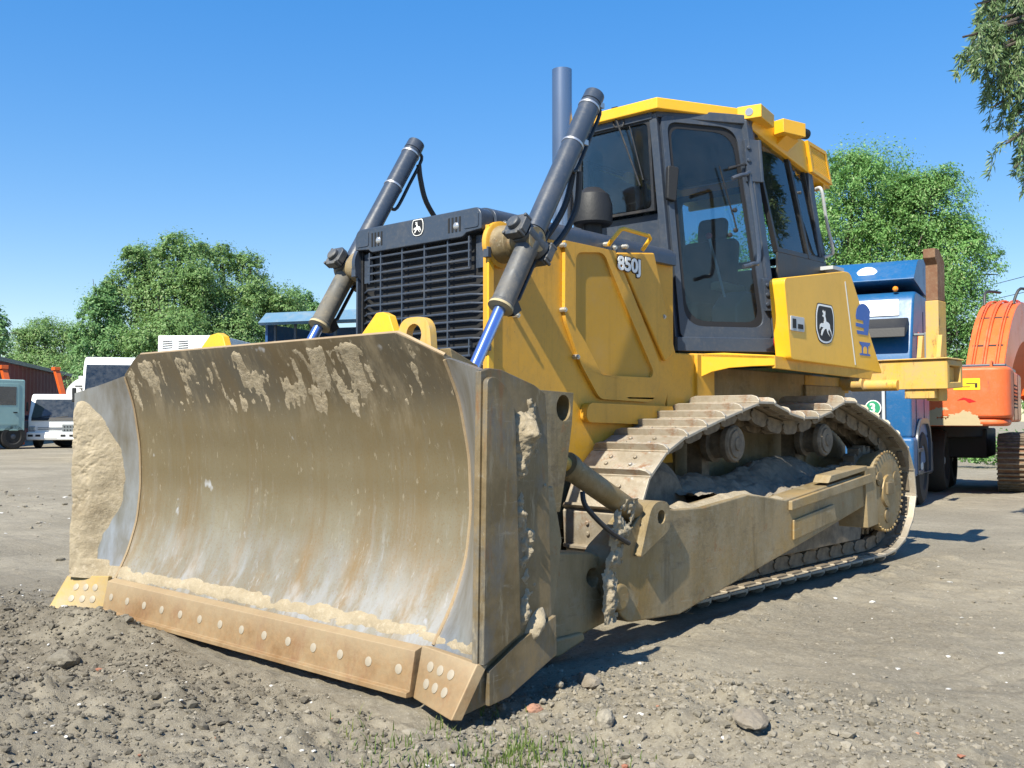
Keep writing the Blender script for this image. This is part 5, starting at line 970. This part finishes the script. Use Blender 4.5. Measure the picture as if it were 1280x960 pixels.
m = MB(); m.prism(rpoly([(.35, 3.14), (.75, 3.46), (1.9, 3.62), (2.0, 3.5), (2.0, 3.05), (1.5, 3.02)], [.05, .15, .1, .05, 0, .2], 5), 'x', -1.2, 1.2); dfl = P(m, 'roof_deflector', 'blue_paint', None, .08, seg=3)
m = MB(); m.lathe([(-.02, .10), (.0, .15), (.02, .10)], (.55, .52, 3.26), (0, -1, .75), 20); P(m, 'lamp_cover', 'white_decal', dfl, 0)
m = MB(); m.prism([(.42, 1.72), (.62, 2.42), (1.15, 2.42), (1.15, 1.72)], 'x', 1.201, 1.206); P(m, 'side_window', 'truck_glass', cabt, 0)
m = MB(); m.box((1.40, .18, 2.1), (.10, .16, .55)); m.box((1.28, .3, 2.36), (.3, .04, .04)); m.box((1.28, .3, 1.9), (.3, .04, .04)); P(m, 'mirror', 'grey_plastic', cabt, .03)
m = MB(); m.prism(keyhole(rpoly([(.25, .45), (.25, 1.0), (.55, 1.22), (1.35, 1.22), (1.62, 1.0), (1.62, .45)], [0, .2, .2, .2, .2, 0], 4), rpoly([(.33, .46), (.33, .96), (.58, 1.14), (1.32, 1.14), (1.54, .96), (1.54, .46)], [0, .2, .2, .2, .2, 0], 4)), 'x', .9, 1.24); P(m, 'mudguard', 'slate', None, .01)
m = MB(); m.box((1.21, .28, .78), (.02, .12, .14)); P(m, 'side_lamp', 'red_light', None, .005)
m = MB(); m.box((1.203, 1.16, 1.95), (.006, .012, 1.6)); m.box((1.203, .40, 1.45), (.006, .012, .8)); P(m, 'door_seam', 'black', cabt, 0)
m = MB(); m.box((1.215, 1.05, 1.55), (.03, .16, .05)); P(m, 'door_handle', 'black_plastic', cabt, .008)
for z in (.48, .78): m = MB(); m.box((1.22, .50, z), (.06, .42, .05)); P(m, 'step', 'slate', None, .008)
for x in (-.5, .15): m = MB(); m.tube([(x, onface(1.72)-.03, 1.70), (x+.55, onface(2.0)-.03, 1.92)], .012, 6); P(m, 'wiper', 'black_plastic', cabt, 0)
for x in (-.92, .92): m = MB(); m.box((x, -.055, .72), (.42, .05, .2)); P(m, 'headlight', 'lens', None, .03)
for s in (1, -1):
    wheel(P, s*.92, .94, .53, .30, s); wheel(P, s*.60, 3.9, .52, .58, s); wheel(P, s*.60, 5.0, .52, .58, s)
    m = MB(); m.box((s*.80, 2.35, .62), (.62, .95, .55)); P(m, 'fuel_tank', 'slate', None, .06)
m = MB(); m.box((0, 3.6, .80), (.85, 4.6, .24)); m.box((0, 1.95, 1.6), (1.9, .12, 1.4)); m.box((.55, 4.4, 1.12), (.62, .9, .05)); m.box((-.55, 4.4, 1.12), (.62, .9, .05)); P(m, 'chassis', 'black', None, .02)
TF = Plane((-1, -.05, 1.0), (1, -.05, 1.0), (-1, -.055, 2.0)); cx = .72
m = MB(); TF.prism(m, circ((1+cx, .36), .105, 24), .012, .016); sk = P(m, 'sticker', 'white_decal', cabt, 0); m = MB(); TF.prism(m, circ((1+cx, .36), .093, 24), .0165, .019); P(m, 'sticker_disc', 'green_decal', sk, 0); text_obj('sticker_number', '3', .17, TF, (1+cx-.05, .30), M['white_decal'], sk, (0, 0, 0), .004, .021)

# orange excavator
ex, P = vehicle('excavator', 'orange crawler excavator with scraped counterweight and raised arched boom at right edge', 'excavator', 6.52, 15.8, R_(30))
def cwpoly(w): return rpoly([(-w, .75), (-w, .0), (w, .0), (w, .75)], [0, .28, .28, 0], 6)
m = MB(); m.prism(cwpoly(1.22), 'z', 1.22, 2.02); m.prism([(x*.97, y+.03) for x, y in cwpoly(1.22)], 'z', 1.10, 1.22); cw = P(m, 'counterweight', 'orange_worn', None, .06, seg=3)
def S_cw(U, V_): return np.stack([U, -.002+0*U, V_], -1)
relief('bare_patch', S_cw, lambda U, V_: np.stack([0*U, -1+0*U, 0*U], -1), (-.9, .95), (1.11, 1.62), 120, 50, lambda U, V_: (fbm(U*1.9, V_*3.0, 4., 6, .65)*.55+.14-1.25*(V_-1.12)-.5*sm(.55, .95, U))*.012, 'beige', cw, (0, 0, 0))
m = MB(); m.prism(rpoly([(.42, 1.66), (.80, 1.66), (.80, 1.84), (.42, 1.84)], .01), 'y', -.006, .0); st_ = P(m, 'warning_sign', 'yellow_decal', cw, .0)
m = MB(); m.box((.67, -.007, 1.76), (.13, .003, .012)); m.box((.57, -.007, 1.71), (.18, .003, .010)); m.box((.745, -.007, 1.73), (.035, .003, .07)); P(m, 'sign_marks', 'black_decal', st_, 0)
m = MB(); m.prism3([(.47, -.004, 1.50), (.56, -.004, 1.545), (.66, -.004, 1.52), (.74, -.004, 1.48), (.64, -.004, 1.46), (.58, -.004, 1.51)], (0, .003, 0)); P(m, 'scuff', 'red_light', cw, 0)
m = MB(); m.box((.0, 1.9, 1.58), (2.4, 2.4, .84)); eh = P(m, 'engine_house', 'orange_paint', None, .05)
m = MB()
for k in range(7): m.box((1.203, 1.55, 1.40+k*.06), (.008, .7, .025))
P(m, 'vent', 'black', eh, 0)
m = MB(); m.box((1.203, 2.05, 1.58), (.006, .012, .78)); m.box((1.203, 1.08, 1.58), (.006, .012, .78)); P(m, 'seam', 'black', eh, 0)
m = MB(); m.box((-.02, -.002, 1.62), (.010, .006, .74)); P(m, 'seam', 'black', cw, 0)
for x in (-.75, .95): m = MB(); m.tube([(x, .1, 2.02), (x, .1, 2.10), (x, .32, 2.10), (x, .32, 2.02)], .018, 7); P(m, 'lifting_eye', 'orange_worn', cw, 0)
m = MB(); m.box((0, 1.4, 2.035), (2.3, 2.3, .07)); m.prism([(-.15, 2.03), (.30, 2.03), (.30, 2.12), (-.02, 2.14)], 'y', .35, 1.1); deck = P(m, 'deck', 'slate', None, .02)
m = MB(); m.tube(catmull([(.12, .45, 2.05), (.12, .45, 2.26), (.10, .38, 2.40)], 5), .055, 12); P(m, 'exhaust_pipe', 'black_plastic', deck, 0)
m = MB(); m.box((-.35, 2.2, 2.32), (.55, .9, .52)); cb = P(m, 'tool_box', 'tarp', None, .03); m = MB(); m.box((-.35, 2.2, 2.60), (.58, .95, .03)); P(m, 'lid', 'light_grey', cb, .005); m = MB(); m.ball((-.70, 1.72, 2.3), .10, 12); P(m, 'mirror', 'light_grey', cb, 0)
bx0 = .78; cl = catmull([(0, .95, 1.60), (0, 1.55, 2.22), (0, 2.10, 2.64), (0, 2.75, 2.90), (0, 3.6, 2.92), (0, 5.0, 2.5), (0, 6.4, 1.8)], 6); m = MB(); up_, dn_ = [], []
for i, p in enumerate(cl):
    t = (cl[min(i+1, len(cl)-1)]-cl[max(i-1, 0)]).normalized(); n = Vector((0, -t.z, t.y)); h = .20+.16*math.sin(math.pi*min(1, i/(len(cl)-1)*1.05)); up_.append(p+n*h); dn_.append(p-n*h)
q = [(p.y, p.z) for p in up_]+[(p.y, p.z) for p in reversed(dn_)]; m.prism(q, 'x', bx0-.29, bx0+.29); m.v = [(x+.10*(y-1.05), y, z) for x, y, z in m.v]; bo = P(m, 'boom', 'orange_paint', None, .02)
m = MB()
for x in (-.20, -.16, -.04, .0, .15, .19): m.tube([tuple(p+Vector((bx0+x, 0, 0))+(p-d_).normalized()*.035) for p, d_ in zip(up_[1:], dn_[1:])], .013 if abs(x) > .1 else .018, 6)
m.v = [(x+.10*(y-1.05), y, z) for x, y, z in m.v]; pipes = P(m, 'boom_pipes', 'orange_worn', bo, 0)
for i in (6, 12): m = MB(); m.box(up_[i]+Vector((bx0, 0, 0)), (.46, .03, .03)); m.v = [(x+.10*(y-1.05), y, z) for x, y, z in m.v]; P(m, 'pipe_clamp', 'hose', bo, 0)
m = MB()
m.tube(catmull([tuple(up_[17]+Vector((bx0-.25, 0, 0))), tuple(up_[18]+Vector((bx0-.25, 0, .22))), tuple(up_[21]+Vector((bx0-.1, 0, .2)))], 5), .025, 7); m.tube(catmull([tuple(up_[17]+Vector((bx0+.2, 0, 0))), tuple(up_[18]+Vector((bx0+.3, 0, .25))), tuple(up_[21]+Vector((bx0+.5, 0, .1)))], 5), .025, 7); m.v = [(x+.10*(y-1.05), y, z) for x, y, z in m.v]; P(m, 'hose', 'hose', bo, 0)
for x in (.62, -.62):
    m = MB(); a, b_ = Vector((bx0+x*.72+.14, 2.1, 1.55)), Vector((bx0+x*.72+.42, 2.75, 2.75)); m.cyl(a, a.lerp(b_, .62), .09, 14); m.cyl(a, a.lerp(b_, .1), .13, 14); bc = P(m, 'boom_cylinder', 'orange_paint', bo, 0); m = MB(); m.cyl(a.lerp(b_, .6), b_, .06, 12); P(m, 'piston_rod', 'beige', bc, 0)
m = MB(); m.box((0, 2.6, .80), (1.5, 1.8, .5)); m.cyl((0, 2.0, .9), (0, 2.0, 1.2), .75, 28); P(m, 'undercarriage', 'black', None, .03)
for s in (1, -1):
    m = MB(); lp = [(1.20, .45), (1.28, .75), (1.6, .92), (4.6, .92), (4.95, .75), (5.0, .45), (4.9, .18), (4.55, .02), (1.65, .02), (1.32, .18)]; m.prism(rpoly(lp, .25, 4), 'x', s*1.22-.29, s*1.22+.29); tk2 = P(m, 'track', 'rust_post', None, .02)
    m = MB(); per = [Vector((0, a, b_)) for a, b_ in rpoly(lp, .25, 4)]; per.append(per[0]); acc = 0
    for i in range(len(per)-1):
        a, b_ = per[i], per[i+1]; L = (b_-a).length; 
        while acc < L:
            p = a.lerp(b_, acc/L); t = (b_-a)/L; m.prism3([(s*1.22-.30, p.y-t.y*.012, p.z-t.z*.012), (s*1.22+.30, p.y-t.y*.012, p.z-t.z*.012), (s*1.22+.30, p.y+t.y*.012, p.z+t.z*.012), (s*1.22-.30, p.y+t.y*.012, p.z+t.z*.012)], Vector((0, t.z, -t.y))*.045*(1 if Vector((0, t.z, -t.y)).dot(p-Vector((0, 3.1, .47))) > 0 else -1)); acc += .085
        acc -= L
    P(m, 'grousers', 'link_steel', tk2, 0)

# white light truck facing us, far left
wt_, P = vehicle('truck', 'small white flat-fronted truck facing us at far left, dark lamp panel on its bumper', 'truck', -19.35, 42.2, R_(-8))
m = MB(); m.prism(rpoly([(0, .52), (-.02, 1.2), (.42, 2.22), (.55, 2.30), (1.6, 2.30), (1.6, .52)], [.05, .1, .1, .1, .05, 0], 4), 'x', -1.0, 1.0); cb = P(m, 'cab', 'white_paint', None, .08, seg=3)
yf = lambda z: float(np.interp(z, [1.2, 2.22], [-.02, .42]))
m = MB(); m.prism3([(-.88, yf(1.27)-.02, 1.27), (.88, yf(1.27)-.02, 1.27), (.80, yf(2.08)-.02, 2.08), (-.80, yf(2.08)-.02, 2.08)], (0, .03, 0)); ws_ = P(m, 'windshield', 'truck_glass', cb, .01)
m = MB(); m.prism3([(-.86, yf(1.20)-.03, 1.17), (.86, yf(1.20)-.03, 1.17), (.86, yf(1.3)-.026, 1.30), (-.86, yf(1.3)-.026, 1.30)], (0, .02, 0)); m.tube([(-.6, .0, 1.3), (-.1, .02, 1.38)], .015, 5); m.tube([(.1, .0, 1.3), (.6, .02, 1.36)], .015, 5); P(m, 'wiper_panel', 'black_plastic', cb, 0)
m = MB()
for z in (.80, .87): m.box((-.05, -.03, z), (1.1, .02, .02))
P(m, 'grille_slots', 'slate', cb, 0)
m = MB(); m.box((0, -.05, .52), (2.05, .22, .34)); bp = P(m, 'bumper', 'white_paint', None, .05)
m = MB()
for x in (-.85, -.55, .45, .80): m.box((x, -.165, .54), (.2, .02, .09))
P(m, 'fog_lamp', 'black_plastic', bp, .01); m = MB(); m.box((-.05, -.168, .50), (.50, .02, .14)); P(m, 'number_plate', 'white_decal', bp, 0)
m = MB(); m.box((.66, -.05, .84), (.55, .05, .34)); lp_ = P(m, 'lamp_panel', 'grey_plastic', cb, .01); m = MB()
for i in range(8): m.box((.48+.12*(i % 4), -.08, .77+.14*(i//4)), (.055, .02, .055))
P(m, 'panel_holes', 'black', lp_, 0)
for s in (1, -1): m = MB(); m.box((s*.83, -.02, .82), (.26, .06, .22)); P(m, 'headlight', 'lens', cb, .03)
m = MB(); m.box((1.12, .25, 1.75), (.06, .12, .4)); m.box((-1.12, .25, 1.75), (.06, .12, .4)); P(m, 'mirror', 'black_plastic', cb, .02)
m = MB(); m.prism([(.45, 1.25), (.62, 2.05), (1.4, 2.05), (1.4, 1.25)], 'x', 1.001, 1.01); P(m, 'side_window', 'truck_glass', cb, 0)
for s in (1, -1): wheel(P, s*.72, .85, .40, .24, s); wheel(P, s*.62, 4.0, .40, .34, s)
m = MB(); m.box((0, 3.3, .7), (.8, 5, .2)); m.box((0, 3.9, .98), (2.0, 4.2, .22)); P(m, 'flatbed', 'slate', None, .02)

# teal truck at the very edge
tt, P = vehicle('truck', 'pale teal older truck at the extreme left edge, its side window open and dark', 'truck', -22.1, 40.6, R_(38))
m = MB(); m.prism(rpoly([(0, .75), (-.03, 1.6), (.20, 2.75), (.35, 2.85), (1.75, 2.85), (1.75, .75)], [.05, .1, .1, .1, .08, 0], 4), 'x', -1.2, 1.2); cb = P(m, 'cab', 'teal_paint', None, .07, seg=3)
m = MB(); m.prism3([(-1.05, .0, 1.75), (1.05, .0, 1.75), (1.0, .17, 2.6), (-1.0, .17, 2.6)], (0, .03, 0)); P(m, 'windshield', 'truck_glass', cb, .01)
dp = MB(); dp.prism([(.30, 1.0), (.42, 2.68), (1.5, 2.68), (1.5, 1.0)], 'x', 1.201, 1.215); dr = P(dp, 'door', 'teal_paint', cb, .01)
m = MB(); m.prism([(.50, 1.80), (.55, 2.55), (1.38, 2.55), (1.38, 1.80)], 'x', 1.216, 1.222); P(m, 'side_window', 'truck_glass', dr, 0); m = MB(); m.box((1.22, 1.35, 1.5), (.02, .16, .05)); P(m, 'handle', 'black_plastic', dr, 0)
m = MB(); m.box((.95, -.06, 1.25), (.12, .06, .9)); m.box((0, -.03, .72), (2.4, .3, .3)); m.box((0, -.06, 1.1), (1.6, .04, .5)); P(m, 'bumper', 'black_trim', None, .03); m = MB(); m.box((1.0, -.19, .78), (.25, .03, .12)); P(m, 'indicator', 'amber', None, .01)
m = MB(); m.box((0, 4.6, 1.0), (.9, 6.5, .3)); m.box((-.2, 5.4, 1.30), (2.0, 5.0, .22)); P(m, 'flatbed', 'slate', None, .03)
for s in (1, -1): wheel(P, s*.9, 1.3, .52, .3, s, None, 'slate'); wheel(P, s*.7, 4.6, .52, .5, s, None, 'slate')
def post(label, x0, y0, x1, y1, d, w):
    a, b_ = far(x0, y0, d), far(x1, y1, d); base = Vector((a.x, a.y, -.05)); t = thing('crane_post', label, 'post', base)
    m = MB(); v = (b_-a); g0 = a-v*(a.z/v.z) if v.z > .1 else a; strut(m, g0, b_, w, w, Vector((0, 1, .01))); m.build('arm', M['orange_paint'], t, base, .01); m = MB(); m.box(b_, (w*1.6, w*1.3, w*.7)); m.build('head', M['orange_paint'], t, base, .01)
post('slanted orange crane post standing above the small white truck', 76, 484, 70, 461, 47, .22)
post('short orange crane post above the teal truck cab, near the left edge', 7, 472, 4, 459, 46, .25)

# white coach
co, P = vehicle('bus', 'white coach with a wide dark windshield, partly hidden by the left blade end', 'bus', -11.1, 28.6, R_(-14))
m = MB(); m.prism(rpoly([(0, .45), (-.05, 1.4), (.18, 2.75), (.45, 3.02), (8.5, 3.05), (8.5, .45)], [.05, .2, .25, .3, .1, 0], 5), 'x', -1.12, 1.12); cb = P(m, 'body', 'white_paint', None, .10, seg=3)
m = MB(); m.prism3([(-1.08, -.06, 1.42), (1.04, -.06, 1.42), (1.0, .165, 2.78), (-1.04, .165, 2.78)], (0, .03, 0)); P(m, 'windshield', 'truck_glass', cb, .02)
m = MB()
for k in range(5): m.box((1.121, 1.6+k*1.35, 2.15), (.01, 1.2, .75)); m.box((-1.121, 1.6+k*1.35, 2.15), (.01, 1.2, .75))
P(m, 'side_windows', 'truck_glass', cb, 0); m = MB(); m.box((-1.30, -.15, 1.9), (.10, .12, .40)); m.box((-1.2, -.05, 2.15), (.2, .04, .04)); P(m, 'mirror', 'black_plastic', cb, .03); m = MB(); m.box((0, -.06, .6), (2.2, .1, .3)); P(m, 'bumper', 'grey_plastic', None, .03)
for s in (1, -1): wheel(P, s*.8, 1.6, .46, .28, s); wheel(P, s*.8, 6.4, .46, .28, s)

# refrigerated box truck
bxk, P = vehicle('truck', 'white refrigerated box truck with black vent slots high on its front, behind the blade', 'truck', -10.85, 32.9, R_(3))
m = MB(); m.box((0, 3.6, 2.85), (2.1, 6.2, 2.35)); cb = P(m, 'cargo_box', 'white_paint', None, .03)
m = MB()
for i in range(4):
    for x in (-.72, -.18): m.box((x, .495, 3.83-i*.075), (.34, .02, .025), Matrix.Rotation(-.08, 3, 'Y'))
for i in range(6): m.box((-.82+i*.16, .495, 3.42), (.09, .02, .03))
P(m, 'vent_slots', 'black', cb, 0)
m = MB(); m.tube(catmull([(-.35, .4, 3.0), (-.30, .38, 3.45), (.1, .38, 3.52), (.7, .38, 3.42)], 5), .02, 6); m.tube(catmull([(-.1, .4, 3.0), (-.08, .38, 3.48), (.5, .36, 3.50), (.6, .36, 3.75)], 5), .015, 6); P(m, 'pipe', 'black_trim', cb, 0)
m = MB(); m.prism(rpoly([(-1.6, .5), (-1.65, 1.4), (-1.3, 2.3), (.35, 2.4), (.35, .5)], .12, 4), 'x', -1.0, 1.0); cc = P(m, 'cab', 'white_paint', None, .06); m = MB(); m.prism3([(-.9, -1.66, 1.45), (.9, -1.66, 1.45), (.85, -1.36, 2.2), (-.85, -1.36, 2.2)], (0, .03, 0)); P(m, 'windshield', 'truck_glass', cc, 0)
m = MB(); m.box((0, 3, 1.1), (.9, 7.5, .6)); P(m, 'chassis', 'black', None, .02)
for s in (1, -1): wheel(P, s*.75, -.7, .46, .26, s); wheel(P, s*.65, 5.2, .46, .4, s)
sv, P = vehicle('van', 'silver blue van roof showing beside the refrigerated truck, above the blade top', 'van', -7.7, 31.5, R_(62))
m = MB(); m.prism(rpoly([(0, .5), (-.05, 1.1), (.7, 2.2), (1.6, 3.66), (5.0, 3.70), (5.1, .5)], [.1, .2, .2, .25, .2, 0], 5), 'x', -1.0, 1.0); cb = P(m, 'body', 'roof_blue', None, .06); m = MB(); m.prism3([(-.9, .72, 2.25), (.9, .72, 2.25), (.85, 1.42, 3.35), (-.85, 1.42, 3.35)], (0, -.02, .01)); P(m, 'windshield', 'truck_glass', cb, 0)
for s in (1, -1): wheel(P, s*.75, .9, .4, .24, s); wheel(P, s*.75, 4.2, .4, .24, s)
# blue roofed shelter
sh_, P = vehicle('shelter', 'open shelter with pale blue sheet roof and dark interior, left of the far cylinder', 'shelter', -7.0, 36.5, R_(20))
m = MB(); m.prism([(-1.0, 4.62), (-1.1, 4.72), (-.6, 5.12), (3.6, 5.3), (3.6, 5.1), (-.5, 4.95)], 'x', -1.95, 2.6); P(m, 'roof', 'roof_blue', None, .01); m = MB(); m.box((.3, 3.4, 2.4), (4.4, .1, 5.0)); m.box((-1.85, 1.4, 2.3), (.1, 4.2, 4.8)); P(m, 'wall', 'blue_dark', None, 0)
m = MB()
for x in (-1.6, -.75, -.1, .9, 2.4): m.box((x, -.5, 2.4), (.08, .08, 4.9))
P(m, 'posts', 'slate', None, 0)
# white trailer with dark green side, far
tr_, P = vehicle('trailer', 'white rounded trailer with a dark green lower side, behind the small white truck', 'trailer', -23.9, 56, R_(-5))
m = MB(); m.prism(rpoly([(-1.05, 2.35), (-1.05, 2.95), (-.5, 3.5), (2.3, 3.6), (2.3, 2.35)], [.0, .2, .3, .2, 0], 4), 'y', 0, 5); cb = P(m, 'body', 'white_paint', None, .04); m = MB(); m.box((.2, .3, 1.55), (2.5, .4, 1.55)); P(m, 'green_side', 'green_decal', None, .03); m = MB(); m.box((.5, 1.2, 3.3), (1.6, 3, .7)); P(m, 'top_box', 'white_paint', None, .05)
for s in (1, -1): wheel(P, s*.8, 2.0, .48, .3, s)
m = MB(); m.box((0, 2, .85), (1.6, 4, .2)); P(m, 'chassis', 'black', None, 0)
# red corrugated wall
a, b_ = rd(-.5460*47.6, 47.6), rd(-.432*77, 77); v = (b_-a).normalized(); a -= v*14; L = (b_-a).length; base = (a+b_)/2; wl_ = thing('corrugated_wall', 'long dull red corrugated wall with grey coping running away at left', 'wall', (base.x, base.y, -.05))
m = MB(); n = Vector((-v.y, v.x, 0)); k = int(L/.25); top_ = []; fr = []
for i in range(k+1): p = a+v*(L*i/k)+n*(.03 if (i//2) % 2 else -.03); fr.append(p)
m.prism3([(p.x, p.y, -.1) for p in fr]+[((p+n*.12).x, (p+n*.12).y, -.1) for p in reversed(fr)], (0, 0, 4.42)); m.build('sheeting', M['red_wall'], wl_, (base.x, base.y, -.05))
m = MB(); c0, c1 = a+Vector((0, 0, 4.40)), b_+Vector((0, 0, 4.40)); strut(m, c0, c1, .22, .40, Vector((0, 0, 1))); m.build('coping', M['grey_plastic'], wl_, (base.x, base.y, -.05))
# power lines at right
for i, (x0, y0, x1, y1, lab) in enumerate([(1150, 374, 1330, 330, 'upper of the two thin power lines crossing the sky at right'), (1150, 390, 1330, 351, 'lower of the two thin power lines crossing the sky at right')]):
    p, q = far(x0, y0, 52), far(x1, y1, 38); p = p+(p-q)*.6; q = q+(q-p)*.25; mid = (p+q)/2-Vector((0, 0, .15)); m = MB(); m.tube(catmull([tuple(p), tuple(mid), tuple(q)], 8), .014, 5); tag(m.build('power_line', M['hose'], None), lab, 'cable', 'power lines at right')
